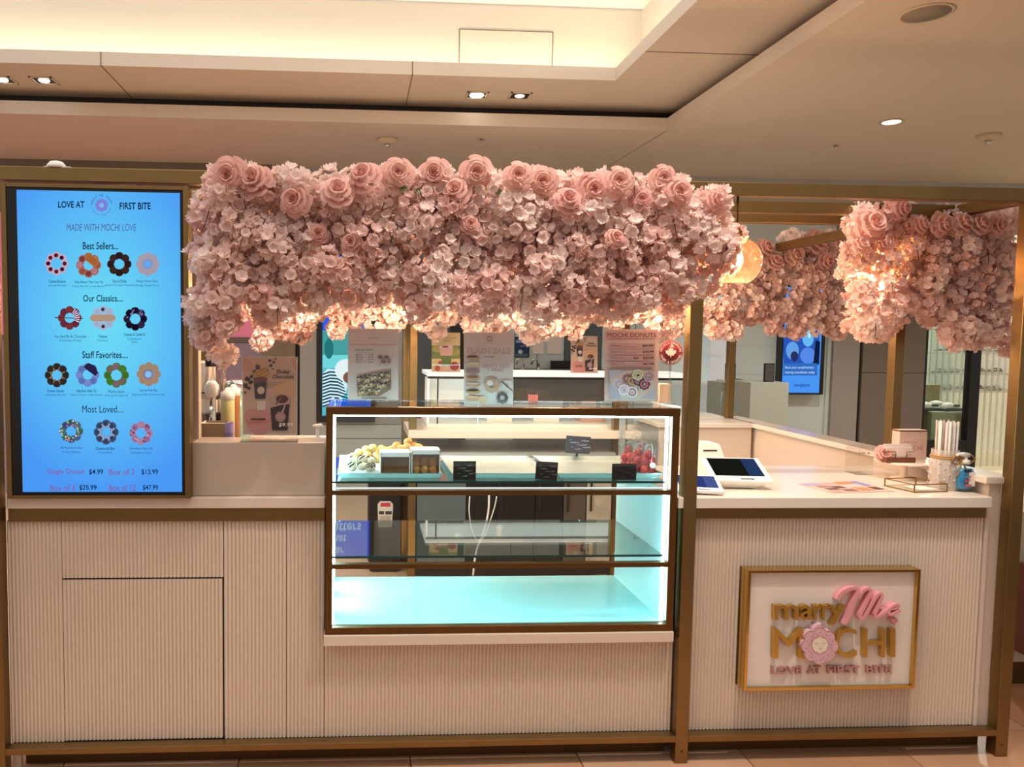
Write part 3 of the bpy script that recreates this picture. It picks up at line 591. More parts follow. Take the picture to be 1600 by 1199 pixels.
# shoe shelves with shoes
SHN = [0]
def shoe(x, y, z, s, m1, m2, lab, rz=0, grp=None):
    t = thing('shoe', lab, 'shoe', (0, 0, 0), grp)
    st = []; n = 10
    for i, (u, w, h, b) in enumerate(((0, .030, .055, .02), (.02, .036, .085, .02), (.07, .038, .098, .02), (.11, .038, .092, .02), (.15, .040, .070, .02), (.20, .044, .055, .02), (.245, .042, .045, .02), (.275, .028, .034, .02))):
        for k_ in range(n):
            a = 2*PI*k_/n; st.append(((u-.14)*s, w*s*math.cos(a), (b+(h-b)*(.5+.5*math.sin(a)))*s))
    fs = [(i*n+k_, i*n+(k_+1) % n, (i+1)*n+(k_+1) % n, (i+1)*n+k_) for i in range(7) for k_ in range(n)]+[tuple(range(n))[::-1], tuple(70+k_ for k_ in range(n))]
    MB().add(st, fs, m1, True).build('upper', t)
    so = [((u-.14)*s, w*s) for u, w in ((-.005, .02), (0, .036), (.1, .042), (.2, .05), (.26, .045), (.285, .02))]
    o = so+[(a, -b) for a, b in so[::-1]]; m = len(o)
    MB().add([(a, b, 0) for a, b in o]+[(a, b, .026*s) for a, b in o], [tuple(range(m))[::-1], tuple(range(m, 2*m))]+[(i, (i+1) % m, m+(i+1) % m, m+i) for i in range(m)], m2).build('sole', t)
    MB().box(-.03*s, .06*s, -.041*s, .041*s, .05*s, .07*s, m2).build('stripe', t)
    t.location = (x, y, z); t.rotation_euler.z = rz; return t
SW = mat('white_shoe', 'f2f0e6', .5); SB = mat('black_shoe', '1c1c1c', .5); SG = mat('grey_shoe', '8a8a86', .5); SO = mat('peach_shoe', 'd9a27c', .5)
t = thing('shoe_shelving', 'cream wall shelving full of shoes inside the shoe store', 'shelving', (BX(1500, 6.9), 6.9, 0))
hs = [at(1500, py, y=6.7).z for py in (610, 583, 551, 513, 470)]
for z in hs: bx('shelf', (BX(1440, 6.7), BX(1620, 6.7), 6.6, 7.0, z-.02, z), WHITEP, t)
for i, z in enumerate(hs[:4]):
    for j, px in enumerate((1472, 1489, 1506, 1536, 1552)):
        mm = (SW, SG, SW, SO, SB)[(i*2+j*3) % 5]
        shoe(BX(px, 6.7), 6.72, z, .75, mm, SW if mm != SW else SG, '%s display shoe on the %s store shelf, %s from the left' % (('white', 'grey', 'white', 'peach', 'black')[(i*2+j*3) % 5], ('lowest', 'second lowest', 'third lowest', 'highest')[i], ('first', 'second', 'third', 'fourth', 'fifth')[j]), .2 if j % 2 else PI-.2, 'shoes on the store shelving')
p0, p1 = at(1437, 640, y=5.0), at(1508, 637, y=4.75)
bx('shoe_plinth', (BX(1430, 5.0), p1.x, 4.75, 5.3, 0, p0.z), mat('sage_plinth', 'a9ad8a', .6), label='sage green display plinth with white sneakers behind the shop glass', cat='plinth', b=.004)
bx('olive_shoe_box', (BX(1434, 5.15), BX(1466, 5.15), 5.12, 5.2, p0.z, at(1450, 601, y=5.15).z), mat('olive_card', 'a39a5e', .5), label='olive backing card standing behind the sneakers on the plinth', cat='card', b=.002)
for px, ysh, mm, lab, rz in ((1447, 5.02, SB, 'dark sneaker at the left end of the sage plinth', .7), (1456, 4.86, SW, 'white sneaker at the left on the sage plinth', .2), (1476, 5.0, SW, 'white sneaker in the middle of the sage plinth', -.5), (1490, 4.84, SW, 'white sneaker with dark stripe at the right end of the plinth', .25)):
    shoe(BX(px, ysh), ysh, p0.z, .95, mm, SB if mm == SW else SW, lab, rz, 'sneakers on the sage plinth')
# screens of the hearing shop
t = thing('advert_screen', 'lit advert screen with a striped shirt picture behind the left poster', 'screen', (BX(550), YB, 1))
tz0, tz1 = at(560, 660, y=YB-.05).z, 2.24; ty = YB-.06
bx('bezel', (BX(495), BX(586), ty, YB-.001, tz0, tz1), DARK, t, .004)
tb = at(560, 650, y=ty).z; tm_ = at(540, 517, y=ty).z
bx('screen', (BX(504), BX(579), ty-.003, ty, tb, tm_), L('58c8d4', .95), t); bx('screen', (BX(504), BX(579), ty-.003, ty, tm_, tz1-.04), L('2060ff', 1), t)
D = Flat(ty-.004); D.eps = .001
D.rect(504, 517, 560, 560, L('4aa4a4')); D.rect(504, 555, 548, 575, L('78e0e6')); D.disc(514, 545, 7, L('287a80'), 16)
shirt = [(504, 584), (512, 576), (524, 578), (537, 590), (543, 602), (540, 616), (528, 625), (514, 634), (504, 634)]
D.poly(shirt, L('d8f6ff', 1))
for i in range(11):
    y = 580+i*5; D.poly([(504, y+4), (516, y), (528, y+1), (min(543, 532+i*1.6), y+6), (min(543, 532+i*1.6), y+8), (528, y+3.4), (516, y+2.4), (504, y+6.4)], L('103c50'))
D.disc(541, 578, 18, L('eefcff', 1), 17); D.disc(548, 590, 12, L('8a5a48'), 10); D.poly([(530, 634), (548, 620), (576, 614), (577, 650), (505, 650)], L('3c7ac8')); D.poly([(515, 650), (530, 622), (536, 622), (528, 650)], L('d8f0f8'))
D.build('picture', t)
D = Flat(ty-.004); zx = lambda zz: 0
def ztext(body, x0, x1, z0, z1, m, mb, y):
    v, fs, a, b, c_, d_ = textdata(body, .01); mb.add([(x0+(p[0]-a)/(b-a)*(x1-x0), y, z0+(p[1]-c_)/(d_-c_)*(z1-z0)) for p in v], fs, m)
q = MB()
for body, xa, xb, z in (('hear', -.275, -.10, 1.985), ('what', -.275, -.08, 1.87), ('matters', -.275, .055, 1.755)): ztext(body, xa, xb, z, z+.082, L('c8e8ff'), q, ty-.005)
q.build('screen_lettering', t)
t = thing('consult_screen', 'blue lit advert screen inviting to a hearing consultation', 'screen', (BX(1255), YB-.1, 1))
yb = YB-.1
c = [at(*p, y=yb) for p in ((1224, 500), (1283, 500), (1283, 618), (1222, 612))]
bx('bezel', (BX(1219.5, yb), BX(1287, yb), yb+.002, YB+.02, at(1255, 617, y=yb).z, 2.0), BLACK, t, .004)
bx('screen', (BX(1222, yb), BX(1280, yb), yb-.002, yb+.002, at(1255, 614, y=yb).z, 1.97), L('4c9cff', 1), t)
D = Flat(yb-.003); D.eps = .001
D.poly([(1224, 520), (1236, 512), (1262, 500), (1280, 520), (1280, 568), (1224, 568)], L('2a5ac0')); D.disc(1238, 548, 10, L('6aa8f0'), 14); D.disc(1241, 557, 6, L('2c3460'), 8); D.disc(1262, 556, 12, L('5a90f0'), 13); D.disc(1262, 528, 9, L('6cc0ff'), 14); D.poly([(1274, 532), (1281, 534), (1279, 570), (1270, 570)], L('141c3c')); D.poly([(1262, 496), (1266, 496), (1266, 528), (1262, 528)], L('d0f0ff'))
D.rect(1223, 568, 1276, 587, L('3470c8'))
for i, (b, a1, a2) in enumerate((('Book your complimentary', 1226, 1271), ('hearing consultation today', 1226, 1272))): D.text(b, a1, 572+i*7.6, a2, 577.5+i*7.6, L('bfe0ff'), .01)
D.text('hearingbeyond', 1240, 599, 1264, 606, L('1c3c8c'), .01); D.build('picture', t)
# pedestals with framed photographs
PED = mat('pedestal_paint', 'bcc4ba', .5)
y0 = YB-.75
for a, b, py, lab in ((1173, 1233, 598, 'pale grey display pedestal left of the blue advert screen'), (1127, 1169, 598, 'pale grey display pedestal half hidden by the gold corner post')):
    yy = y0 if a > 1130 else y0+.45
    bx('display_pedestal', (BX(a, yy), BX(b, yy), yy, yy+(.4 if a > 1130 else .28), 0, at((a+b)/2, py, y=yy).z), PED, label=lab, cat='pedestal', b=.003)
PHO = mat('grey_photo', '55504c', .4, 0, .7, 22)
for px, py0, py1, yy, lab in ((1201.5, 568, 597, y0+.1, 'small dark framed photograph on the nearer grey pedestal'), (1141, 568, 592, y0+.45, 'small framed photograph left of the gold corner post')):
    t = thing('photo_stand', lab, 'photo', (BX(px, yy), yy, at(px, py1, y=yy).z))
    w = BX(px+8, yy)-BX(px, yy); z0 = at(px, py1, y=yy).z; z1 = at(px, py0, y=yy).z
    bx('frame', (BX(px, yy)-w, BX(px, yy)+w, yy, yy+.015, z0, z1), BLACK, t, .002); bx('photo', (BX(px, yy)-w+.008, BX(px, yy)+w-.008, yy-.002, yy, z0+.008, z1-.008), PHO, t)
    bx('stand', (BX(px, yy)-w*.8, BX(px, yy)+w*1.7, yy-.06, yy+.03, z0-.012, z0), BLACK, t, .002)
    if px < 1150: bx('riser_block', (BX(px, yy)-.08, BX(px, yy)+.08, yy-.07, yy+.1, at(px, 598, y=yy).z, z0-.012), WHITEP, t, .002)
# back-of-house wall: notices, taps, dark counter
t = thing('sink_counter', 'dark back bar counter with a black splash panel in the far store', 'counter', (BX(850), YB-.3, 0))
zc = at(850, 578, y=YB-.3).z
bx('top', (BX(803), BX(940), YB-.6, YB-.01, zc-.04, zc), mat('stone_dark', '6f6557', .3), t, .003); bx('body', (BX(803), BX(940), YB-.55, YB-.02, 0, zc-.04), mat('counter_dark', '5b5650', .5), t)
bx('splash_panel', (BX(858), BX(900), YB-.06, YB-.02, zc, at(880, 567, y=YB).z+.02), BLACK, t)
for px, lab in ((817, 'left chrome gooseneck tap in the far store'), (841, 'right chrome gooseneck tap in the far store')):
    x = BX(px, YB-.3); zt = at(px, 561, y=YB-.3).z; t = thing('tap', lab, 'tap', (x, YB-.3, zc))
    MB().tube([(x, YB-.3, zc), (x, YB-.3, zt-.03), (x-.012, YB-.3, zt-.008), (x-.035, YB-.3, zt), (x-.058, YB-.3, zt-.008), (x-.068, YB-.3, zt-.05)], .012, CHROME).build('spout', t)
    MB().lathe([(.025, 0), (.025, .01), (.016, .015)], (x, YB-.3, zc), CHROME, 14).build('base', t)
D = Flat(YB-.012); D.rect(804, 527, 825, 558, P('1c3a66')); D.rect(806, 531, 818, 536, P('8aa0d0')); D.rect(812, 540, 823, 542, P('6a84b4'))
D.disc(813, 550, 3.5, P('c8d4e4')); D.rect(805, 553, 824, 557, P('54729c')); o = bx('notice_backing', (BX(803.5), BX(825.5), YB-.012, YB-.002, at(815, 558.5, y=YB).z, at(815, 526.5, y=YB).z), DARK)
o.name = 'blue_notice'; tag(o, 'dark blue notice poster on the far grey wall', 'poster'); WLOC[o.name] = Vector((0, 0, 0)); D.build('print', o)
for px0, px1, lab in ((831, 848, 'left of two white notices on the far wall above the taps'), (853, 876, 'right of two white notices on the far wall above the taps')):
    D = Flat(YB-.012); o = bx('white_notice', (BX(px0), BX(px1), YB-.012, YB-.002, at(840, 553, y=YB).z, at(840, 518, y=YB).z), PAPER, label=lab, cat='notice'); WLOC[o.name] = Vector((0, 0, 0))
    D.rect(px0+4, 527, px1-5, 529.5, P('404040')); 
    for i in range(5): D.rect(px0+2, 533+i*3.4, px1-3, 534+i*3.4, P('9aa09c'))
    D.build('print', o)
#--PART4--
# ================================================================== INSIDE THE KIOSK
y = BY-.05
t = thing('back_counter', 'white back counter with black refrigerator doors seen through the case', 'counter', (1.2, BY+.2, 0))
zt, zb_ = at(900, 674, y=y).z, at(900, 686, y=y).z
bx('worktop', (at(638, 680, y=y).x, 1.70, y, BY+.6, zb_, zt), STONE, t, .003)
X = lambda px: at(px, 820, y=y).x
FRI = mat('fridge_glass', '59656a', .12, 0, .2, 4)
bx('carcass', (X(650), X(960), y+.05, BY+.5, .05, zb_-.09), BLACK, t)
for a, b, mm, nm in ((652, 728, FRI, 'glass_door'), (778, 836, mat('black_door', '17171b', .3), 'door'), (838, 880, MATS['black_door'], 'door'), (882, 916, mat('brown_door', '4f443c', .5), 'door'), (918, 956, mat('marbled_door', 'a89f90', .4, 0, .6, 14), 'door')):
    dd = bx(nm, (X(a), X(b), y+.02, y+.05, .12, zb_-.11), mm, t, .003)
    if nm == 'door': bx('handle', (X(a)+.012, X(a)+.024, y+.0, y+.02, .45, .62), CHROME, dd)
bx('shelf', (X(640), X(960), y+.01, BY+.5, zb_-.11, zb_-.085), mat('pale_metal2', 'c2c6c4', .3, .5), t)
# second display case on the back counter
t = thing('rear_display_case', 'white framed glass display case on the back counter', 'display case', (1.2, BY, zt))
y = BY+.12
x0, x1 = at(668, 590, y=y).x, at(1085, 590, y=y).x; zz0, zz1 = zt, at(850, 588, y=y).z
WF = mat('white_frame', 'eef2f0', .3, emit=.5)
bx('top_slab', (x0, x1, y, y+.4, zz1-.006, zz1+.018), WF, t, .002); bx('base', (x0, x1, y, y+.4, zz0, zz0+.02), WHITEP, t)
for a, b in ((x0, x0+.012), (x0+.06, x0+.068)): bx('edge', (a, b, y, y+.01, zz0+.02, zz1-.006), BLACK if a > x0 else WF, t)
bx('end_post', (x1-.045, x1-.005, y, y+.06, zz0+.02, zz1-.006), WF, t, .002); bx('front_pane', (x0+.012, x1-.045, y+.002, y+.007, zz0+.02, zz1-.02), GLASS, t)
bx('black_edge', (x0, x1, y-.001, y+.003, zz1-.02, zz1-.006), BLACK, t); bx('rear_panel', (x0+.02, x0+.33, y+.38, y+.395, zz0+.02, zz1-.03), WHITEP, t)  # black strip along the top of the case front
bx('shelf', (x0+.07, x1-.05, y+.06, y+.38, zz0+.12, zz0+.128), WF, t)
for i in range(3):
    xx = at(762+i*74, 640, y=y+.1).x
    o = bx('pastry_box', (xx, xx+.16, y+.12, y+.3, zz0+.02, zz0+.075), WHITEP if i != 2 else mat('pink_card', 'dba795', .6), label='%s pastry box inside the rear display case, %s' % (('white', 'first from the left'), ('white', 'in the middle'), ('peach', 'at the right'))[i], cat='box', group='boxes in the rear case', b=.003)
bx('pink_packet', (at(828, 620, y=y+.1).x, at(842, 620, y=y+.1).x, y+.12, y+.15, zz0+.128, zz0+.19), mat('coral_card', 'd8736a', .6), label='small coral packet on the shelf of the rear case', cat='packet', b=.002)
# bin, cords
y = 2.2
p = at(604, 894, z=0.0)
t = thing('waste_bin', 'tall black waste bin with a white instruction sticker behind the case', 'bin', (p.x, p.y, 0))
MB().rbox(p.x-.12, p.x+.10, p.y-.02, p.y+.2, .06, .60, BLACK, .02).build('body', t); MB().rbox(p.x-.11, p.x+.09, p.y-.01, p.y+.18, 0, .06, DARK, .02).build('base', t); MB().rbox(p.x-.125, p.x+.105, p.y-.03, p.y+.21, .60, .64, DARK, .02).build('lid', t)
D = Flat(p.y-.022); D.poly([(590, 788), (594, 783.5), (610, 783.5), (614, 788), (614, 796), (612, 824), (591, 824)], P('dcd8d2')); D.rect(594.5, 786, 610, 792, P('c8384a')); D.rect(592, 799, 600, 804, P('2a2a2a')); D.rect(602, 799, 612, 804, P('3a3030')); D.rect(593, 806, 611, 821, P('b9aaa0')); D.build('sticker', t)
def cable(name, lab, pts, rad, m):
    P_ = [Vector(q) for q in pts]; sm = []
    for i in range(len(P_)-1):
        a, b, c_, d_ = P_[max(i-1, 0)], P_[i], P_[i+1], P_[min(i+2, len(P_)-1)]
        for u in (0, .25, .5, .75): sm.append(.5*((2*b)+(c_-a)*u+(2*a-5*b+4*c_-d_)*u*u+(3*b-a-3*c_+d_)*u**3))
    sm.append(P_[-1]); return MB().tube(sm, rad, m, 6).build(name, label=lab, cat='cable')
y = BY-.14
W_ = lambda px, py: at(px, py, y=y)
cable('power_cable', 'thick white cable hanging in front of the back counter', [W_(764, 772), W_(763, 800), W_(756, 830), W_(744, 862), W_(739, 900)], .006, WHITEP)
cable('power_cable', 'thin looped white cable hanging beside the thick one', [W_(734, 776), W_(733, 800), W_(738, 830), W_(747, 845), W_(758, 835), W_(772, 795), W_(776, 776)], .0035, WHITEP)
# counter-top things at the left, behind the riser
sb = thing('staff_shelf', 'white staff work shelf behind the riser block', 'shelf unit', (-.33, .5, 0))
bx('body', (-.56, -.11, .205, .8, .02, 1.03), WHITEP, sb, .003); bx('top', (-.56, -.11, .2, .8, 1.03, 1.05), STONE, sb, .003)
ZS = 1.05
def G(px, py, y): return at(px, py, y=y)
a, b = G(303, 690, .62), G(326, 566, .62)
t = thing('white_dispenser_machine', 'white box shaped drinks machine beside the champagne post', 'machine', (a.x, .6, ZS))
bx('body', (a.x-.02, b.x, .62, .78, ZS, b.z), WHITEP, t, .005); bx('seam', (a.x-.02, b.x, .618, .622, G(315, 614, .62).z-.003, G(315, 614, .62).z+.003), DARK, t)
for px, lab, dy in ((328, 'left clear syrup bottle with black collar behind the tap', .0), (337, 'middle clear syrup bottle with black collar', .06), (346, 'right clear syrup bottle with black collar', .02)):
    y = .52+dy; c_ = G(px, 600, y); zt_ = G(px, 553, y).z; R_ = .034
    t = thing('syrup_bottle', lab, 'bottle', (c_.x, y, ZS), 'syrup bottles'); h = zt_-ZS
    MB().lathe([(R_*.95, 0), (R_, .01), (R_, h*.55), (R_*.8, h*.66), (.015, h*.78), (.013, h*.93)], (c_.x, y, ZS), glass('bottle_glass', (.86, .82, .80), 1.2), 16).build('body', t)
    MB().lathe([(R_*.88, .01), (R_*.88, h*.33)], (c_.x, y, ZS), mat('syrup_%d' % px, ('3a1c1c', '5a2a20', '2a1414')[px % 3], .2), 14).build('syrup', t)
    MB().lathe([(.018, h*.86), (.019, h*.93), (.012, h*.95), (.010, h)], (c_.x, y, ZS), BLACK, 12).build('collar', t)
    MB().lathe([(R_+.001, h*.36), (R_+.001, h*.5)], (c_.x, y, ZS), PAPER, 16, True, False).build('label', t)
y = .40; c_ = G(332, 640, y); zz = G(332, 610, y).z
t = thing('drink_tap', 'chrome draught tap with an oval white badge', 'tap', (c_.x, y, ZS))
MB().lathe([(.03, 0), (.03, .008), (.014, .015), (.013, zz-ZS-.03), (.018, zz-ZS-.02), (.016, zz-ZS)], (c_.x, y, ZS), CHROME, 14).build('column', t)
MB().ball((c_.x, y-.012, zz+.005), .03, CHROME, 2, (1, .35, 1.25)).build('badge_rim', t); MB().ball((c_.x, y-.018, zz+.005), .025, WHITEP, 2, (1, .3, 1.25)).build('badge', t)
MB().tube([(c_.x, y, zz-.06), (c_.x, y-.03, zz-.065), (c_.x, y-.04, zz-.1)], .007, CHROME).build('spout', t)
for px, py0, y, col, lab, r_ in ((356, 606, .46, 'c9c48e', 'tall squeeze bottle of pale yellow sauce', .027), (365, 600, .56, '9c6638', 'amber sauce squeeze bottle behind the yellow one', .026)):
    c_ = G(px, 640, y); zt_ = G(px, py0, y).z; h = zt_-ZS
    t = thing('sauce_bottle', lab, 'bottle', (c_.x, y, ZS)); MB().lathe([(r_, 0), (r_, h*.78), (r_*.9, h*.82)], (c_.x, y, ZS), mat('sauce_'+col, col, .25), 18).build('body', t)
    MB().lathe([(r_*1.05, h*.8), (r_*1.05, h*.92), (r_*.55, h*.95), (r_*.3, h*1.0)], (c_.x, y, ZS), WHITEP, 16).build('cap', t)
y = .62; c_ = G(363, 640, y); zt_ = G(363, 594, y).z; h = zt_-ZS
t = thing('glass_canister', 'teal glass canister with a wide chrome lid', 'jar', (c_.x+.02, y, ZS)); MB().lathe([(.05, 0), (.052, .01), (.052, h-.04)], (c_.x+.02, y, ZS), mat('teal_glass', '8fb6a4', .1), 22).build('body', t); MB().lathe([(.056, h-.045), (.056, h-.012), (.045, h), (.02, h+.004)], (c_.x+.02, y, ZS), CHROME, 22).build('lid', t)
y = .26; a, b = G(313, 690, y), G(354, 662, y)
t = thing('napkin_holder', 'kraft brown napkin caddy behind the riser', 'caddy', ((a.x+b.x)/2, y, ZS)); KR = mat('kraft', 'a08a6c', .7)
q = MB(); q.box(a.x, b.x, y, y+.004, ZS, b.z, KR); q.box(a.x, b.x, y+.09, y+.094, ZS, b.z, KR); q.box(a.x, a.x+.004, y, y+.094, ZS, b.z, WHITEP); q.box(b.x-.004, b.x, y, y+.094, ZS, b.z, KR); q.box(a.x, b.x, y, y+.094, ZS, ZS+.006, KR); q.build('holder', t)
bx('napkins', (a.x+.006, b.x-.006, y+.008, y+.085, ZS+.006, b.z-.008), PAPER, t)
c_ = G(358, 670, y-.04+.0); zt_ = G(358, 661, y-.03).z
t = thing('purple_cup', 'small translucent purple cup beside the napkin caddy', 'cup', (c_.x, y-.03, ZS)); hh = zt_-ZS
MB().lathe([(.0125, 0), (.017, hh), (.015, hh), (.011, .004)], (c_.x, y-.03, ZS), mat('purple_cup', '7a6aa8', .3), 18).build('cup', t); MB().lathe([(.0172, hh*.72), (.0176, hh*.76), (.0172, hh*.8)], (c_.x, y-.03, ZS), mat('purple_rim', '9c8cc8', .3), 18, True, False).build('band', t)
c_ = G(494, 688, .12); t = thing('white_pump', 'white lotion pump top standing behind the riser by the case', 'dispenser', (c_.x, .20, 1.05))
zz = G(494, 664, .2).z
MB().lathe([(.02, 0), (.022, .03), (.022, .06), (.012, .07), (.006, .075), (.006, zz-1.05-.012)], (c_.x, .215, 1.05), WHITEP, 14).build('bottle', t); MB().tube([(c_.x-.016, .205, zz-.005), (c_.x+.012, .215, zz-.005), (c_.x+.016, .215, zz-.012)], [.005, .009, .008], WHITEP).build('spout', t)
#--PART5--
# ================================================================== THINGS IN THE DISPLAY CASE
zf = zs1+.003
TRAYM = mat('tray_metal', 'cfd8d2', .25, .35, .05); PUFF = [mat('mochi_puff_%d' % i, c_, .6, 0, .12, 60, .3) for i, c_ in enumerate(('e2a95e', 'eebb70', 'd9984e'))]; PUFY = mat('pale_puff', 'f6cc78', .6, 0, .1, 60, .3)
def tray(lab, x0, x1, y0, y1):
    t = thing('serving_tray', lab, 'tray', ((x0+x1)/2, (y0+y1)/2, zf), 'trays on the upper case shelf'); xm, ym = (x0+x1)/2, (y0+y1)/2
    q = MB(); q.rbox(x0+.012, x1-.012, y0+.012, y1-.012, zf, zf+.003, TRAYM, .001, 1); q.build('base', t)
    q = MB(); o = [(x0, y0), (x1, y0), (x1, y1), (x0, y1)]; i_ = [(x0+.012, y0+.012), (x1-.012, y0+.012), (x1-.012, y1-.012), (x0+.012, y1-.012)]
    q.add([(a, b, zf+.016) for a, b in o]+[(a, b, zf+.002) for a, b in i_]+[(a, b, zf+.019) for a, b in o], [(k_, (k_+1) % 4, 4+(k_+1) % 4, 4+k_) for k_ in range(4)]+[(k_, (k_+1) % 4, 8+(k_+1) % 4, 8+k_) for k_ in range(4)], TRAYM); q.build('rim', t)
TY0, TY1 = .075, .47
tx = [at(px, 742, y=TY0).x for px in (527, 692, 706, 862, 872, 1037)]
tray('white tray of mochi puffs at the left of the upper shelf', tx[0], tx[1], TY0, TY1); tray('empty pale tray in the middle of the upper shelf', tx[2], tx[3], TY0, TY1); tray('pale tray with strawberry cups at the right of the upper shelf', tx[4], tx[5], TY0, TY1)
zt_ = zf+.0035
def puff(p, r_, mm, lab, grp, driz=False):
    t = thing('mochi_puff', lab, 'puff', (p[0], p[1], p[2]-r_*.9), grp)
    MB().ball(p, r_, mm, 2, (1, 1, .92), .05, rnd).build('body', t)
    if driz:
        for k_ in range(4):
            a = rnd.random()*6; pts = [(p[0]+r_*1.02*math.cos(a+u)*math.cos(u*.9-.4), p[1]+r_*1.02*math.sin(a+u)*math.cos(u*.9-.4), p[2]+r_*.95*math.sin(u*.9-.4+.5)) for u in (0, .4, .8, 1.2, 1.6)]
            MB().tube(pts, r_*.13, mat('chocolate', '1e1210', .3), 5).build('drizzle', t)
YF = .10
def win_box(px0, px1, py0, py1, lab, fill):
    y = YF; a, b = at(px0, py1, y=y), at(px1, py0, y=y); dp = .085; z0 = zt_
    t = thing('window_box', lab, 'box', ((a.x+b.x)/2, y+dp/2, z0), 'window boxes of puffs')
    q = MB(); th = .003; q.box(a.x, b.x, y, y+dp, z0, z0+th, WHITEP); q.box(a.x, a.x+th, y, y+dp, z0, b.z, WHITEP); q.box(b.x-th, b.x, y, y+dp, z0, b.z, WHITEP); q.box(a.x, b.x, y+dp-th, y+dp, z0, b.z, WHITEP); q.build('tray', t)
    q = MB(); q.box(a.x, b.x, y, y+dp, b.z, b.z+th, WHITEP); q.box(a.x, b.x, y, y+.002, b.z-.012, b.z, WHITEP); q.build('lid', t)
    bx('window', (a.x+th, b.x-th, y+.001, y+.002, z0+th, b.z-.012), glass('box_window', (.93, .9, .86), .8), t)
    if not fill: bx('inner_card', (a.x+th, b.x-th, y+.02, y+.024, z0+th, b.z-.002), mat('brown_card', '8a6a46', .6), t)
    return a, b
win_box(594, 641, 709, 736, 'white window box with a brown card inside, left of the full one', False)
a, b = win_box(643, 688, 705, 736, 'white window box filled with golden mochi puffs', True)
for k_ in range(9):
    i, j = k_ % 3, k_//3
    puff((a.x+.018+i*.030, YF+.024+(j % 2)*.006+j*.01, zt_+.02+j*.017), .0152, PUFF[(i+j) % 3], 'golden mochi puff behind the window of the right hand box', 'puffs in the window box')
ys = YF+.115
for px, py in ((612, 703), (620, 697), (627, 702), (636, 699), (638, 691), (647, 698), (654, 700), (604, 705), (630, 706), (645, 705)):
    p = at(px, py, y=ys+.02*(px % 3)); puff((p.x, p.y, p.z), .0175, PUFF[px % 3], 'golden mochi puff in the pile behind the window boxes', 'puffs piled behind the boxes')
for k_, (px, py) in enumerate(((572, 703), (582, 700), (590, 707), (561, 708), (574, 711), (586, 713), (565, 718), (552, 714), (596, 702), (590, 718), (577, 720))):
    p = at(px, py, y=ys-.01*(py > 709)-.02*(py > 716)+.01); puff((p.x, p.y, p.z), .0165, PUFY, 'pale yellow mochi puff in the pile at the left of the tray', 'pale puffs')
y = YF+.015
for px, py in ((553, 720), (567, 718), (580, 720), (551, 730), (566, 729), (579, 731)):
    p = at(px, py, y=y+(.02 if py < 725 else 0)); puff((p.x, p.y, max(p.z, zt_+.016)), .0165, mat('cream_puff', 'f6e0c0', .6, 0, .06), 'cream mochi puff with dark chocolate drizzle in the clear tub', 'drizzled puffs', True)
a, b = at(541, 735, y=YF-.008), at(592, 713, y=YF-.008)
q = MB(); cl = glass('tub_plastic', (.95, .96, .95), 1.2)
q.lathe([(.042, 0), (.052, b.z-zt_)], ((a.x+b.x)/2, YF+.035, zt_), cl, 20, True, False); q.build('clear_tub', label='clear plastic tub holding the drizzled puffs', cat='tub')
PLAC = mat('placard_black', '15161a', .25)
for px0, py0, px1, py1, y, lab, cols, ti in ((708, 721, 744, 752, .052, 'black price card with green sketch at the left of the shelf', ('3c8a6a', '6ab890', '8a6a74'), 0), (836, 722, 871, 753, .052, 'black price card tilted slightly, in the middle of the shelf edge', ('5a7a6a', '8a5a5a', '7a8a90'), .05), (956, 725, 995, 753, .052, 'plain black price card at the right of the shelf edge', ('2a2622',), 0), (883, 682, 922, 709, .44, 'dark grey price card lying on the back edge of the trays', ('8a88a8', 'a8a8c0', 'c8c8d8'), .06)):
    a, b = at(px0, py1, y=y), at(px1, py0, y=y); zb = zf if y < .1 else a.z
    t = thing('price_card', lab, 'price card', ((a.x+b.x)/2, y, zb), None); 
    bx('card', (a.x, b.x, y, y+.004, zb, b.z), PLAC if y < .1 else mat('placard_grey', '43424f', .4), t, .001); bx('stand', ((a.x+b.x)/2-.012, (a.x+b.x)/2+.012, y+.004, y+.03, zb, zb+.004), BLACK, t)
    if y > .1: bx('clip', ((a.x+b.x)/2-.004, (a.x+b.x)/2+.004, y+.004, y+.01, zf+.018, zb+.03), BLACK, t)
    D = Flat(y)
    for i in range(14):
        u, v = px0+5+(px1-px0-12)*((i*37) % 100)/100, py0+6+(py1-py0-10)*(i % 5)/5
        D.poly([(u, v), (u+4+i % 3*2, v-.8+(i % 2)), (u+4+i % 3*2, v+.4+(i % 2)), (u, v+1.2)], P(cols[i % len(cols)])); D.k -= .7
    D.build('chalk_lettering', t); t.rotation_euler.y = ti
STR = [mat('strawberry_%d' % i, c_, .35, 0, .2, 90) for i, c_ in enumerate(('b01c24', 'c8322c', 'a01a28'))]
CUP = glass('cup_plastic', (.965, .965, .965), 1.0)
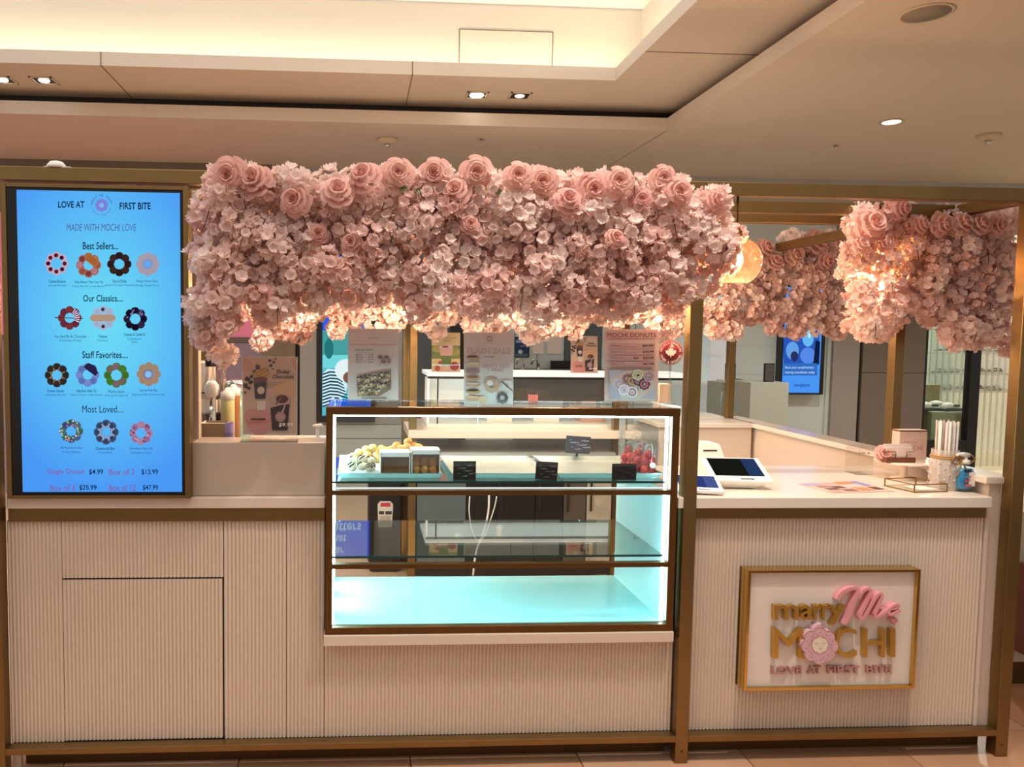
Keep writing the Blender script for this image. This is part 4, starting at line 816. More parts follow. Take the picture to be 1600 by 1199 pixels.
for n_, (px, py, y) in enumerate(((982, 716, .26), (998, 722, .20), (1013, 727, .14), (1002, 712, .33))):
    c_ = at(px, py, y=y); zb = zt_; hh = .085
    t = thing('strawberry_cup', ('clear domed cup of strawberries at the back left of the right tray', 'clear domed cup of strawberries in the middle of the row', 'nearest clear cup of strawberries with a round white sticker', 'clear domed cup of strawberries at the rear of the row')[n_], 'cup', (c_.x, y, zb), 'strawberry cups')
    MB().lathe([(.026, 0), (.037, hh)], (c_.x, y, zb), CUP, 20, True, False).build('cup', t)
    MB().lathe([(.039, 0), (.041, .004), (.034, .028), (.02, .04), (.008, .042)], (c_.x, y, zb+hh), CUP, 20, True, False).build('dome_lid', t)
    for k_ in range(9):
        a = 2*PI*k_/4+n_; rr_ = .015 if k_ < 8 else 0; MB().ball((c_.x+rr_*math.cos(a), y+rr_*math.sin(a), zb+.017+.027*(k_//4)+.004*(k_ % 2)), .0145, STR[k_ % 3], 2, (1, 1, 1.15), .06, rnd).build('strawberry', t)
    if n_ == 2: MB().lathe([(.011, 0), (.011, .001)], (c_.x, y, zb), PAPER, 18).build('sticker', t).matrix_local = Matrix.Translation((.002, -.0345, .038)) @ Matrix.Rotation(PI/2, 4, 'X')
# ================================================================== POSTERS IN ACRYLIC STANDS
def stand(lab, px0, py0, px1, py1, y, zb, draw, foot=True, cat='poster', card=PAPER, y_draw=None):
    a, b = at(px0, py1, y=y), at(px1, py0, y=y)
    t = thing('poster_stand', lab, cat, ((a.x+b.x)/2, y, zb))
    bx('paper', (a.x+.002, b.x-.002, y+.001, y+.002, zb+.022 if foot else zb+.004, b.z-.003), card, t)
    bx('back_pane', (a.x, b.x, y+.0025, y+.006, zb+.004, b.z), ACRYL, t)
    bx('front_pane', (a.x, b.x, y-.006, y-.004, zb+.004, b.z), ACRYL, t)
    bx('foot', (a.x-.003, b.x+.003, y-.035 if foot else y-.02, y+.03, zb, zb+.004), ACRYL if not foot else glass('acrylic_foot', (.95, .95, .93), .9), t, .001)
    if foot: bx('foot_lip', (a.x-.003, b.x+.003, y-.035, y-.031, zb+.004, zb+.019), glass('acrylic_foot', (.95, .95, .93), .9), t, .001)
    D = Flat(y+.001); D.eps = .00025; draw(D, px0, py0, px1-px0, py1-py0); D.build('print', t); return t
def cupart(D, x, y, w, h, body, top, badge, cream=None):
    D.poly([(x-w*.5, y-h*.5), (x+w*.5, y-h*.5), (x+w*.38, y+h*.5), (x-w*.38, y+h*.5)], P(body))
    if cream: D.poly([(x-w*.46, y-h*.2), (x-w*.5, y-h*.5), (x, y-h*.56), (x+w*.5, y-h*.5), (x+w*.47, y-h*.32), (x+w*.1, y-h*.3)], P(cream))
    if top: D.disc(x, y-h*.5, w*.46, P(top), h*.16, 16); D.disc(x+w*.1, y-h*.62, w*.25, P(top), h*.1, 12)
    if badge: D.disc(x+w*.05, y+h*.1, w*.28, P(badge), n=20)
def choc(D, x, y, w, h, s=1):
    u = lambda a: x+a*w; v = lambda a: y+a*h
    D.rect(u(.02), v(.01), u(.98), v(.925 if h > 80 else .97), P('d9b6a2')); D.poly([(u(.85), v(.02)), (u(.98), v(.01)), (u(.98), v(.2))], P('dba08c')); D.disc(u(.75), v(.42), w*.2, P('dfae84')); D.disc(u(.1), v(.12), w*.1, P('d9a890')); D.disc(u(.32), v(.78), w*.24, P('d8948c')); D.disc(u(.18), v(.72), w*.14, P('d8948c'))
    for i, (a, b, r_) in enumerate(((.1, .27, .06), (.07, .35, .06), (.16, .31, .05), (.12, .38, .05), (.28, .13, .06), (.22, .18, .04), (.5, .05, .035), (.57, .07, .03), (.52, .11, .035), (.6, .03, .02), (.45, .16, .03), (.17, .24, .04), (.55, .15, .02), (.06, .43, .03))):
        D.poly([(u(a)+r_*w*math.cos(q_+i), v(b)+r_*w*math.sin(q_+i)*.9) for q_ in (0, 1.3, 2.9, 4.4)], P(('3a2420', '553428', '2c1a18')[i % 3])); D.k -= .5
    for i in range(9): D.poly([(u(.18+.02*i), v(.2+.008*i)), (u(.44+.01*i), v(.12+.012*i)), (u(.44+.01*i), v(.127+.012*i)), (u(.2+.02*i), v(.212+.008*i))], P(('cf9a4c', 'b07c38', 'd8ac5c')[i % 3])); D.k -= .5
    cupart(D, u(.33), v(.38), w*.24, h*.25, '3c2a30', None, 'e0c8b8', '7a4440'); D.poly([(u(.26), v(.53)), (u(.44), v(.53)), (u(.42), v(.64)), (u(.28), v(.64))], P('e0cfc6'))
    cupart(D, u(.68), v(.69), w*.36, h*.38, '3a2024', None, None, 'c0a4a0'); D.disc(u(.72), v(.51), w*.11, P('5c2e30'), h*.05); D.poly([(u(.6), v(.56)), (u(.7), v(.48)), (u(.72), v(.5)), (u(.62), v(.58))], P('8a5450')); D.disc(u(.69), v(.72), w*.095, P('a88480')); D.disc(u(.69), v(.72), w*.06, P('b89490')); D.poly([(u(.71), v(.66)), (u(.77), v(.57)), (u(.785), v(.58)), (u(.74), v(.67))], P('c8aaa4'))
    D.text('Dubai', u(.62), v(.155), u(.86), v(.205), P('5c5040'), .02, .25); D.text('Chocolate', u(.55), v(.215), u(.93), v(.265), P('5c5040'), .02, .25)
    for i in range(3): D.rect(u(.45), v(.31+.026*i), u(.73-.08*i), v(.315+.026*i), P('8a6a5c'))
    D.text('chocolate', u(.16), v(.725), u(.42), v(.76), P('241414'), .03, .2); D.text('Strawberry', u(.08), v(.765), u(.48), v(.805), P('c46c66'), .01, .2); D.text('$9.99', u(.66), v(.79), u(.92), v(.84), P('f4ece6'), .02, .1)
stand('large chocolate drink poster in a clear stand on the white riser block', 378, 557, 465.5, 688, .085, 1.126, choc)
def puffs(D, x, y, w, h):
    D.rect(x+.02*w, y+.01*h, x+.98*w, y+.9*h, P('d8c4bc')); D.text('mochi', x+.4*w, y+.105*h, x+.62*w, y+.135*h, P('9c8c8c'), 0); D.rect(x+.04*w, y+.2*h, x+.95*w, y+.215*h, P('cf9a98'))
    D.text('MOCHI PUFFS', x+.16*w, y+.262*h, x+.5*w, y+.285*h, P('2a2226'), .03); D.rect(x+.18*w, y+.303*h, x+.48*w, y+.306*h, P('8c7c7c'))
    for i, (a, b) in enumerate((('Box of 7', '$7.99'), ('Box of 12', '$12.99'), ('Box of 18', '$16.99'), ('Party box 36', '$30.99'))): D.text(a, x+.17*w, y+(.325+.031*i)*h, x+(.3 if i < 3 else .36)*w, y+(.342+.031*i)*h, P('2c2428'), .02); D.text(b, x+.4*w, y+(.325+.031*i)*h, x+.5*w, y+(.342+.031*i)*h, P('2c2428'), .02)
    for i in range(14): D.disc(x+(.62+.03*(i % 7)+.01*(i % 2))*w, y+(.36+.03*((i*5) % 4))*h, w*.035, P(('7a5a58', 'a08480', '8a6058', 'c8b0a8')[i % 4]), n=8); D.k -= .9
    D.poly([(x+.18*w, y+.6*h), (x+.84*w, y+.52*h), (x+.84*w, y+.76*h), (x+.62*w, y+.85*h), (x+.2*w, y+.85*h)], P('8a7868'))
    for i in range(110):
        a, b = (i*.6180339) % 1, (i*.381966*1.7) % 1; uu = .2+.62*a; vv = .6-.06*a+(.25-.08*a*(a > .7))*b
        D.disc(x+uu*w, y+vv*h, w*.026, P(('c8a878', '4a3a44', 'd8c4a0', '6a5040', '38303c', 'b08c60')[(i*7+int(a*3)) % 6]), n=6); D.k -= .95
    D.rect(x+.27*w, y+.868*h, x+.76*w, y+.877*h, P('4a4048'))
zc_ = CZ1
stand('mochi puffs price poster in a clear stand at the left end of the glass case', 542.5, 513, 624, 638, .12, zc_, puffs)
def flash(D, x, y, w, h):
    D.rect(x+.01*w, y+.01*h, x+.99*w, y+.97*h, P('d9c2ba')); D.poly([(x+.01*w, y+.5*h), (x+.99*w, y+.42*h), (x+.99*w, y+.97*h), (x+.01*w, y+.97*h)], P('e0d6d2'))
    D.ring(x+.52*w, y+.09*h, .06*w, .025*w, P('b8948e'), .1); D.ring(x+.52*w, y+.09*h, .1*w, .09*w, P('c8aca6'), 0)
    D.text('FLASH SALE', x+.08*w, y+.215*h, x+.94*w, y+.29*h, P('b4767a'), .035); D.text('FLASH SALE', x+.095*w, y+.222*h, x+.925*w, y+.283*h, P('dcc4bc'), -.004)
    D.text('1 HOUR ONLY', x+.41*w, y+.323*h, x+.62*w, y+.338*h, P('1c1618'), .03); D.text('BUY 3 GET', x+.38*w, y+.43*h, x+.92*w, y+.475*h, P('cdb0ac'), .03); D.text('1 FREE', x+.48*w, y+.49*h, x+.8*w, y+.53*h, P('cdb0ac'), .03)
    for i in range(7):
        yy = y+(.345+.09*i)*h; D.disc(x+.19*w, yy, .145*w, P(('c8a080', 'd8b890', 'b08878', 'cfa276', 'd0a684', 'c4986c', 'c89c6c')[i]), .035*h, 18); D.disc(x+.18*w, yy-.018*h, .12*w, P(('5a3430', 'e4d4c0', 'a07890', '7a4a38', 'e0ccb8', '3a2a28', 'd8b088')[i]), .014*h, 14)
    D.ring(x+.56*w, y+.71*h, .145*w, .055*w, P('c4a284'), .07); D.disc(x+.52*w, y+.68*h, .06*w, P('e8dcd0')); D.ring(x+.86*w, y+.71*h, .1*w, .04*w, P('ded6d2'), .08); D.poly([(x+.74*w, y+.66*h), (x+.76*w, y+.655*h), (x+.98*w, y+.78*h), (x+.97*w, y+.79*h)], P('4a2a26')); D.ring(x+.77*w, y+.88*h, .11*w, .045*w, P('4a4a48'), .07); D.disc(x+.38*w, y+.91*h, .08*w, P('cdb48c'), n=24, amp=.1)
stand('flash sale poster with a stack of donuts in a clear stand on the case', 724, 519, 802.5, 636, .12, zc_, flash, foot=False)
def prices(D, x, y, w, h):
    D.rect(x+.01*w, y+.01*h, x+.99*w, y+.92*h, P('d9bab0')); D.rect(x+.02*w, y+.02*h, x+.98*w, y+.145*h, P('d8a29a')); D.text('MOCHI DONUTS', x+.06*w, y+.05*h, x+.95*w, y+.105*h, P('1e1418'), .02); D.rect(x+.08*w, y+.118*h, x+.92*w, y+.13*h, P('b87c78'))
    for i, (a, b) in enumerate((('Single', '$4.99'), ('Box of 3', '$13.99'), ('Box of 6', '$25.99'), ('Box of 12', '$47.99'))):
        yy = y+(.185+.077*i)*h; D.rect(x+.09*w, yy, x+.93*w, yy+.064*h, P('d29c98')); D.text(a, x+.14*w, yy+.012*h, x+(.3 if i == 0 else .37)*w, yy+.044*h, P('8f6a6a'), .005); D.rect(x+(.31 if i == 0 else .39)*w, yy+.042*h, x+.6*w, yy+.047*h, P('8f6a6a')); D.text(b, x+.7*w, yy+.012*h, x+.9*w, yy+.046*h, P('2a161c'), .025)
        if i == 2: D.text('Save', x+.52*w, yy+.012*h, x+.63*w, yy+.04*h, P('2a161c'), .02, .2)
    D.rect(x+.09*w, y+.52*h, x+.93*w, y+.885*h, P('b0a8b4')); D.poly([(x+.09*w, y+.64*h), (x+.4*w, y+.53*h), (x+.93*w, y+.54*h), (x+.93*w, y+.72*h), (x+.65*w, y+.88*h), (x+.32*w, y+.88*h)], P('cdb4a4'))
    for i, (a, b, c1, c2) in enumerate(((.27, .7, 'c8b4c0', 'a890a0'), (.42, .63, 'a87c80', '8a5a62'), (.5, .66, 'b08a60', 'c8a880'), (.62, .65, '4a2c38', 'b08090'), (.72, .7, '3a2430', 'c86a80'), (.5, .8, 'c8d0e0', 'a4504a'), (.35, .77, 'ddd0d8', 'b8a4b4'), (.6, .58, 'd0c8b0', '8aa070'), (.8, .6, 'b49aa8', '90707c'))): D.ring(x+a*w, y+b*h, w*.095, w*.035, P(c1), .09, n=32); D.ring(x+a*w, y+b*h, w*.07, w*.05, P(c2), .06, n=24)
stand('pink donut price list poster in a clear stand at the right end of the case', 943.5, 514, 1029.5, 637.5, .12, zc_, prices)
# badge on a stem
y = .16; c_ = at(1048, 551, y=y); R_ = at(1067.5, 551, y=y).x-c_.x
t = thing('round_badge', 'round dark red badge with a white maple leaf standing on a clear stem', 'badge', (c_.x, y, zc_))
MB().lathe([(R_, 0), (R_, .004)], (c_.x, y, zc_), mat('badge_red', '8c2430', .4), 40).build('disc', t).matrix_local = Matrix.Translation((0, .0025, c_.z-zc_)) @ Matrix.Rotation(PI/2, 4, 'X')
MB().tube([(c_.x, y+.006, c_.z-.01), (c_.x+.004, y+.006, zc_+.004)], .0035, glass('stem_plastic', (.85, .88, .88), 1.5)).build('stem', t); MB().lathe([(.022, 0), (.022, .003), (.006, .006)], (c_.x+.004, y+.006, zc_), glass('stem_plastic', (.85, .88, .88), 1.5), 18).build('foot', t)
D = Flat(y-.0022); D.eps = .0003; D.ring(1048, 551, 19.3, 18.6, P('e0c8c0'), 0); D.ring(1048, 551, 12.6, 12.1, P('b05a5a'), 0); lf = [(0, -10), (2, -6.5), (4.5, -7.8), (3.8, -2.8), (6.6, -5), (7.3, -3.4), (10.2, -3.8), (9, -1), (10, .2), (5, 4), (5.6, 5.8), (.7, 5.2), (.7, 9), (-.7, 9), (-.7, 5.2), (-5.6, 5.8), (-5, 4), (-10, .2), (-9, -1), (-10.2, -3.8), (-7.3, -3.4), (-6.6, -5), (-3.8, -2.8), (-4.5, -7.8), (-2, -6.5)]
D.poly([(1048+a*.86, 551+b*.86) for a, b in lf], P('f0e4d8')); D.arctext('PROUDLY CANADIAN', 1048, 551, 13.6, 3.6, -PI*.97, -PI*.03, P('f0e4d8')); D.arctext('OWNED & OPERATED', 1048, 551, 17.3, 3.6, PI*.93, PI*.07, P('f0e4d8'), True); D.build('print', t)
o = bx('pink_card_box', (at(1027, 620, y=.24).x, at(1044, 620, y=.24).x, .22, .28, zc_, at(1036, 600, y=.24).z), mat('peach_card', 'e4c0a4', .6), label='small peach card box behind the price list on the case', cat='box', b=.002)
# posters on the rear case
zr = zz1+.018; yr = BY+.2
def matcha(D, x, y, w, h):
    D.rect(x, y, x+w, y+h*.93, P('e8c890')); D.rect(x, y+.3*h, x+w, y+.6*h, P('7a8a3c')); D.disc(x+.25*w, y+.37*h, .24*w, P('b8a860'), .08*h); D.disc(x+.8*w, y+.43*h, .19*w, P('a89a50'), .1*h); D.rect(x, y+.68*h, x+w, y+.9*h, P('e0b8a4')); D.disc(x+.19*w, y+.76*h, .16*w, P('c8c080'), .1*h); D.disc(x+.2*w, y+.82*h, .1*w, P('b84c3c')); D.disc(x+.8*w, y+.77*h, .16*w, P('a03c38'), .1*h); D.disc(x+.3*w, y+.7*h, .08*w, P('b04040'))
    D.text('Strawberry Matcha', x+.1*w, y+.1*h, x+.88*w, y+.15*h, P('d86a5c'), .01, .2); D.text('Mochi', x+.43*w, y+.165*h, x+.66*w, y+.2*h, P('5c4030'), .02, .2)
    D.poly([(x+.25*w, y+.33*h), (x+.75*w, y+.33*h), (x+.66*w, y+.76*h), (x+.38*w, y+.76*h)], P('6c7c34')); D.poly([(x+.25*w, y+.33*h), (x+.75*w, y+.33*h), (x+.71*w, y+.53*h), (x+.31*w, y+.53*h)], P('e4b0a8')); D.disc(x+.5*w, y+.33*h, .25*w, P('f0c8c4'), .05*h); D.disc(x+.48*w, y+.325*h, .12*w, P('a83c50'), .025*h)
stand('matcha drink poster standing on the rear display case', 674.5, 520, 719, 588, yr, zr, matcha, foot=False)
stand('smaller chocolate drink poster standing on the rear display case', 891, 525, 934.5, 588, yr, zr, choc, foot=False)
# ================================================================== THINGS ON THE RIGHT COUNTER
ZC = .9455
def tablet(lab, px, py, w, dpt, tilt, rz, scr_cols, base):
    p = at(px, py, z=ZC); t = thing('payment_terminal', lab, 'terminal', (0, 0, 0)); ct, st_ = math.cos(tilt), math.sin(tilt)
    hb = .022 if base else .004; M_ = Matrix.Translation((0, -.0*dpt, hb)) @ Matrix.Rotation(tilt, 4, 'X')
    def slab(name, x0, x1, y0, y1, z0, z1, m, b=.003, par=t):
        q = MB(); q.rbox(x0, x1, y0, y1, z0, z1, m, b); q.v = [tuple(M_ @ Vector(v)) for v in q.v]; return q.build(name, par)
    slab('tablet', -w/2, w/2, 0, dpt, 0, .014, WHITEP, .005); slab('display', -w*.41, w*.41, dpt*.2, dpt*.94, .0135, .0148, L(scr_cols[0], .8), .0004)
    slab('display_panel', w*.16, w*.41, dpt*.2, dpt*.94, .0145, .0153, L(scr_cols[1], .8), .0003); slab('card_slot', -.005, w*.2, dpt*.055, dpt*.095, .0135, .0148, BLACK, .0004); slab('mark', -w*.34, -w*.24, dpt*.07, dpt*.09, .0138, .0143, GREY, .0001)
    if base:
        top = [M_ @ Vector((sx_*w*.40, sy_, 0)) for sx_, sy_ in ((-1, .03*dpt), (1, .03*dpt), (1, .92*dpt), (-1, .92*dpt))]; bot = [Vector((sx_*w*.24, sy_, 0)) for sx_, sy_ in ((-1, .03), (1, .03), (1, .10), (-1, .10))]
        MB().add([tuple(v) for v in bot+top], [(3, 2, 1, 0), (4, 5, 6, 7), (0, 1, 5, 4), (1, 2, 6, 5), (2, 3, 7, 6), (3, 0, 4, 7)], WHITEP).build('base', t)
        MB().box(-w*.24, w*.24, .028, .10, 0, .003, DARK).build('pad', t)
    else: MB().rbox(-w*.4, w*.4, .02, dpt*.8, 0, .012, WHITEP, .004).build('base', t)
    t.location = (p.x, p.y, ZC); t.rotation_euler.z = rz; return t
tablet('white payment terminal with a dark screen tilted up on the right counter', 1160, 766, .215, .155, math.radians(24), -.10, ('1c1e18', '2c4470'), True)
tablet('white customer tablet with a blue screen, half hidden by the middle post', 1094, 774, .16, .13, math.radians(14), -.25, ('38488c', '5468a8'), False)
p = at(1112, 731, z=ZC); t = thing('receipt_printer', 'white receipt printer behind the payment terminal', 'printer', (p.x, p.y, ZC))
q = MB(); q.prism([(-.055, 0), (.06, 0), (.06, .03), (.03, .10), (-.055, .105)], 0, .1, WHITEP); q.v = [(v[0]+p.x, v[1]+p.y, v[2]+ZC) for v in q.v]; q.build('body', t); bx('paper_slot', (p.x-.04, p.x+.02, p.y-.002, p.y, ZC+.07, ZC+.076), BLACK, t)
MB().lathe([(.03, 0), (.045, .012), (.043, .014), (.028, .003)], (p.x+.13, p.y+.02, ZC), mat('peach_dish', 'efd6c0', .3), 22).build('tip_dish', label='small pale dish behind the payment terminal', cat='dish')
# flyer
c = [at(*p_, z=ZC+.001) for p_ in ((1247, 756.5), (1336, 751.5), (1398, 768), (1299, 771))]
t = thing('flyer', 'colourful menu flyer lying flat on the counter', 'flyer', tuple((c[0]+c[2])/2))
def on(u, v, dz=0): p_ = c[0]*(1-u)*(1-v)+c[1]*u*(1-v)+c[2]*u*v+c[3]*(1-u)*v; return (p_.x, p_.y, p_.z+dz)
MB().add([on(0, 0), on(1, 0), on(1, 1), on(0, 1), on(0, 0, .001), on(1, 0, .001), on(1, 1, .001), on(0, 1, .001)], [(0, 3, 2, 1), (4, 5, 6, 7), (0, 1, 5, 4), (1, 2, 6, 5), (2, 3, 7, 6), (3, 0, 4, 7)], P('d8b4a8')).build('sheet', t)
q = MB()
for i, (u0, v0, u1, v1, cc) in enumerate(((.03, .03, .3, .25, 'a898c8'), (.1, .3, .3, .5, '9c7a70'), (.12, .55, .3, .75, '704c44'), (.3, .4, .48, .62, '5c4038'), (.3, .7, .5, .92, '84584c'), (.55, .05, .82, .28, 'c87c50'), (.84, .05, .97, .5, '8a84c0'), (.55, .35, .8, .5, 'd8c0c0'), (.55, .6, .75, .9, 'b88454'), (.8, .6, .95, .85, '6a4034'), (.33, .05, .5, .3, 'c4a09c'), (.05, .8, .25, .95, 'b49488'))):
    q.add([on(u0, v0, .0015+i*.00002), on(u1, v0, .0015+i*.00002), on(u1, v1, .0015+i*.00002), on(u0, v1, .0015+i*.00002)], [(0, 1, 2, 3)], P(cc))
q.build('print', t)
# brass and glass tray
c = [at(*p_, z=ZC) for p_ in ((1382.3, 760), (1428.3, 770.3), (1479.5, 769), (1430.5, 758.5))]; hh = .029; BRA = mat('brass_edge', '8a6a34', .3, .9)
t = thing('glass_tray', 'open glass tray with thin brass edges at the counter corner', 'tray', tuple((c[0]+c[2])/2))
q = MB()
for i in range(4):
    a, b = c[i], c[(i+1) % 4]
    for dz in (.002, hh): q.tube([(a.x, a.y, ZC+dz), (b.x, b.y, ZC+dz)], .0022, BRA, 6, False)
    q.tube([(a.x, a.y, ZC), (a.x, a.y, ZC+hh+.001)], .0024, BRA, 6, False)
q.build('brass_frame', t)
for i in range(4):
    a, b = c[i], c[(i+1) % 4]; MB().add([(a.x, a.y, ZC+.003), (b.x, b.y, ZC+.003), (b.x, b.y, ZC+hh), (a.x, a.y, ZC+hh)], [(0, 1, 2, 3)], ACRYL).build('pane', t)
MB().add([(v.x, v.y, ZC+.002) for v in c]+[(v.x, v.y, ZC+.0035) for v in c], [(3, 2, 1, 0), (4, 5, 6, 7)], mat('tray_base', 'd8c4a8', .15)).build('base', t)
cc_ = sum(c, Vector())/4; MB().add([tuple(cc_+(v-cc_)*.62+Vector((.02, 0, .005))) for v in c], [(0, 1, 2, 3)], PAPER).build('paper', t)
# cake stand and what stands on it
p = at(1411, 748, z=ZC); zp = ZC+at(1411, 721, y=p.y).z-ZC
t = thing('cake_stand', 'white cake stand on a slim pedestal beside the straw jar', 'stand', (p.x, p.y, ZC)); CS = mat('stand_white', 'f0dccb', .3)
MB().lathe([(.045, 0), (.045, .005), (.014, .012), (.012, zp-ZC-.012), (.02, zp-ZC-.008)], (p.x, p.y, ZC), CS, 24).build('pedestal', t); MB().lathe([(.02, -.008), (.10, -.006), (.104, 0), (.1, .002)], (p.x, p.y, zp), CS, 36).build('plate', t)
zp += .002
PK = mat('pink_box_card', 'e2bfae', .5); y = p.y+.035
a, b = at(1404, 719, y=y), at(1449, 672.5, y=y); t = thing('gift_box', 'pink gift box with dark edges standing on the cake stand', 'box', ((a.x+b.x)/2, y, zp))
bx('carton', (a.x, b.x, y, y+.045, zp, b.z), PK, t, .001); bx('lid_edge', (a.x-.001, b.x+.001, y-.001, y+.046, b.z-.006, b.z-.001), mat('box_edge', '6a4630', .5), t); bx('side_band', (b.x, b.x+.002, y, y+.045, zp, b.z-.006), mat('box_side', 'b08a6c', .5), t)
D = Flat(y); D.text('marry me', 1413, 690, 1432, 694.5, P('c69a90')); D.text('MOCHI', 1411, 697, 1441, 704, P('b98478'), .015); D.build('print', t)
y = p.y-.05; a, b = at(1385, 719, y=y), at(1432, 710, y=y); WAL = mat('walnut', '6a3a22', .4, 0, .25, 20, 0, (4, 30, 30))
t = thing('card_holder', 'walnut card holder with pale business cards on the cake stand', 'holder', ((a.x+b.x)/2, y, zp)); bx('wood_base', (a.x, b.x, y, y+.045, zp, zp+.02), WAL, t, .003)
for i in range(4): bx('card', (a.x+.008, b.x-.006, y+.014+i*.005, y+.016+i*.005, zp+.012, zp+.058+i*.004), PAPER if i % 2 else mat('blush_card', 'ecd0c4', .6), t)
q = MB()
for u in (.35, .72): 
    xx = a.x+(b.x-a.x)*u; q.tube([(xx, y+.008, zp+.02), (xx, y+.008, zp+.042)], .0016, BRA, 6)
q.tube([(a.x+(b.x-a.x)*.35, y+.008, zp+.042), (a.x+.006, y+.01, zp+.042)], .0016, BRA, 6); q.tube([(a.x+(b.x-a.x)*.72, y+.008, zp+.042), (b.x-.006, y+.01, zp+.042)], .0016, BRA, 6); q.build('wire_stop', t)
ROSE_ON_STAND = (at(1383, 703, y=p.y-.02), p.y-.02)
# clear napkin holder
y = .42; a, b = at(1340, 748, y=y), at(1366, 699, y=y); t = thing('acrylic_holder', 'clear acrylic holder with a small printed line, left of the cake stand', 'holder', ((a.x+b.x)/2, y, ZC))
for dm in ((a.x, b.x, y, y+.003, ZC, b.z), (a.x, b.x, y+.08, y+.083, ZC, b.z+.01), (a.x, a.x+.003, y, y+.08, ZC, b.z), (b.x-.003, b.x, y, y+.08, ZC, b.z)): bx('pane', dm, ACRYL, t)
bx('base', (a.x, b.x, y, y+.083, ZC, ZC+.004), glass('acrylic_foot', (.95, .95, .93), .9), t); D = Flat(y); D.text('Receipts', 1341.5, 706.5, 1352, 709.5, P('2a2422'), .02); D.disc(1357, 708.5, 1.2, P('2a2422')); D.build('print', t)
# straw jar
p = at(1474, 764, z=ZC); zt_ = at(1474, 702, y=p.y).z; h = zt_-ZC; R_ = .046
t = thing('straw_jar', 'embossed clear glass jar tied with a twine bow', 'jar', (p.x, p.y, ZC)); JG = frosted('jar_glass', 'efe2d6', .42)
MB().lathe([(R_, 0), (R_*1.05, .01), (R_*1.05, h*.72), (R_*.92, h*.8), (R_*.95, h*.84), (R_*.95, h)], (p.x, p.y, ZC), JG, 28, True, False).build('jar', t)
q = MB()
for i in range(10):
    for j in range(5): q.ball((p.x+R_*1.05*math.cos(i*.628+j*.3), p.y+R_*1.05*math.sin(i*.628+j*.3), ZC+.02+j*.02), .005, JG, 1)
o = q.build('embossing', t); o['kind'] = 'stuff'
TW = mat('twine', 'b48a54', .8, 0, .2, 120); zz = ZC+h*.8
q = MB(); q.tube([(p.x+R_*math.cos(a), p.y+R_*math.sin(a), zz) for a in [2*PI*i/20 for i in range(21)]], .003, TW, 6); q.tube([(p.x+R_*.97*math.cos(a), p.y+R_*.97*math.sin(a), zz+.006) for a in [2*PI*i/20 for i in range(21)]], .003, TW, 6); q.build('twine_wrap', t)
kx, ky, kz = p.x+.028, p.y-.042, zz
for pts in ([(0, 0, 0), (-.03, -.006, .014), (-.042, -.006, -.012), (-.02, -.006, -.018), (0, 0, 0)], [(0, 0, 0), (.03, -.008, .016), (.046, -.01, .0), (.026, -.008, -.016), (0, 0, 0)], [(0, 0, 0), (-.006, -.008, -.03), (-.02, -.01, -.06)], [(0, 0, 0), (.012, -.008, -.034), (.006, -.01, -.075)]):
    MB().tube([(kx+a, ky+b, kz+c_) for a, b, c_ in pts], .0034, TW, 6).build('twine_bow', t)
MB().tube([(kx+.006, ky-.01, kz-.06), (kx+.0, ky-.011, kz-.09)], [.004, .009], TW, 8).build('tassel', t)
ST = glass('straw_wrap', (.9, .88, .86), 1.2, .3); n_ = 0
zs_ = at(1474, 656, y=p.y).z
q0 = None
for i in range(34):
    a = i*2.4; rr_ = .037*math.sqrt((i+.5)/34); xx, yy = p.x+rr_*math.cos(a), p.y+rr_*math.sin(a)
    q = MB(); q.tube([(p.x+(xx-p.x)*.9, p.y+(yy-p.y)*.9, ZC+.008), (xx, yy, zs_-.004*(i % 3))], .0040, mat('straw_paper', 'e6dcd4', .5) if i % 3 else ST, 7); q.build('straw', label='wrapped pale drinking straw standing in the twine tied jar', cat='straw', group='straws in the jar')
# sanitizer
p = at(1506, 768, z=ZC); y = p.y; zt_ = at(1506, 725, y=y).z; h = zt_-ZC
t = thing('sanitizer_bottle', 'pump bottle of blue hand gel with a white label at the counter end', 'bottle', (p.x, y, ZC))
def oval(q, prof, m, sx_=.032, sy_=.018, n=24, close=True):
    b0 = len(q.v); q.lathe([(r_, z_) for r_, z_ in prof], (0, 0, 0), m, n, True, close)
    for i in range(b0, len(q.v)): v = q.v[i]; q.v[i] = (p.x+v[0]*sx_, y+v[1]*sy_, ZC+v[2])
    return q
oval(MB(), [(.9, 0), (1, .006), (1, h*.74), (.85, h*.86), (.38, h*.93), (.36, h)], glass('gel_bottle', (.8, .92, .97), 1.2)).build('bottle', t)
oval(MB(), [(.86, .012), (.94, .016), (.94, h*.72), (.8, h*.82)], mat('blue_gel', '2f8fc0', .15), ).build('gel', t)
bx('label', (p.x+.001, p.x+.024, y-.0195, y-.0185, ZC+.022, ZC+h*.73), PAPER, t); D = Flat(y-.0196); D.rect(1506.5, 734, 1517.5, 738.5, P('1c2430')); D.rect(1508, 744, 1517, 746.5, P('7a8090')); D.disc(1509, 752, 2.4, P('c8404c')); D.disc(1514, 750, 2, P('d87a70')); D.rect(1507, 757, 1517, 760.5, P('c86058')); D.build('print', t)
MB().lathe([(.014, h), (.014, h+.014), (.006, h+.016), (.005, h+.03)], (p.x, y, ZC), WHITEP, 16).build('pump_collar', t); MB().tube([(p.x+.012, y, ZC+h+.032), (p.x-.012, y, ZC+h+.034), (p.x-.032, y-.004, ZC+h+.036), (p.x-.04, y-.006, ZC+h+.030)], [.008, .009, .005, .004], WHITEP, 10).build('pump_head', t)
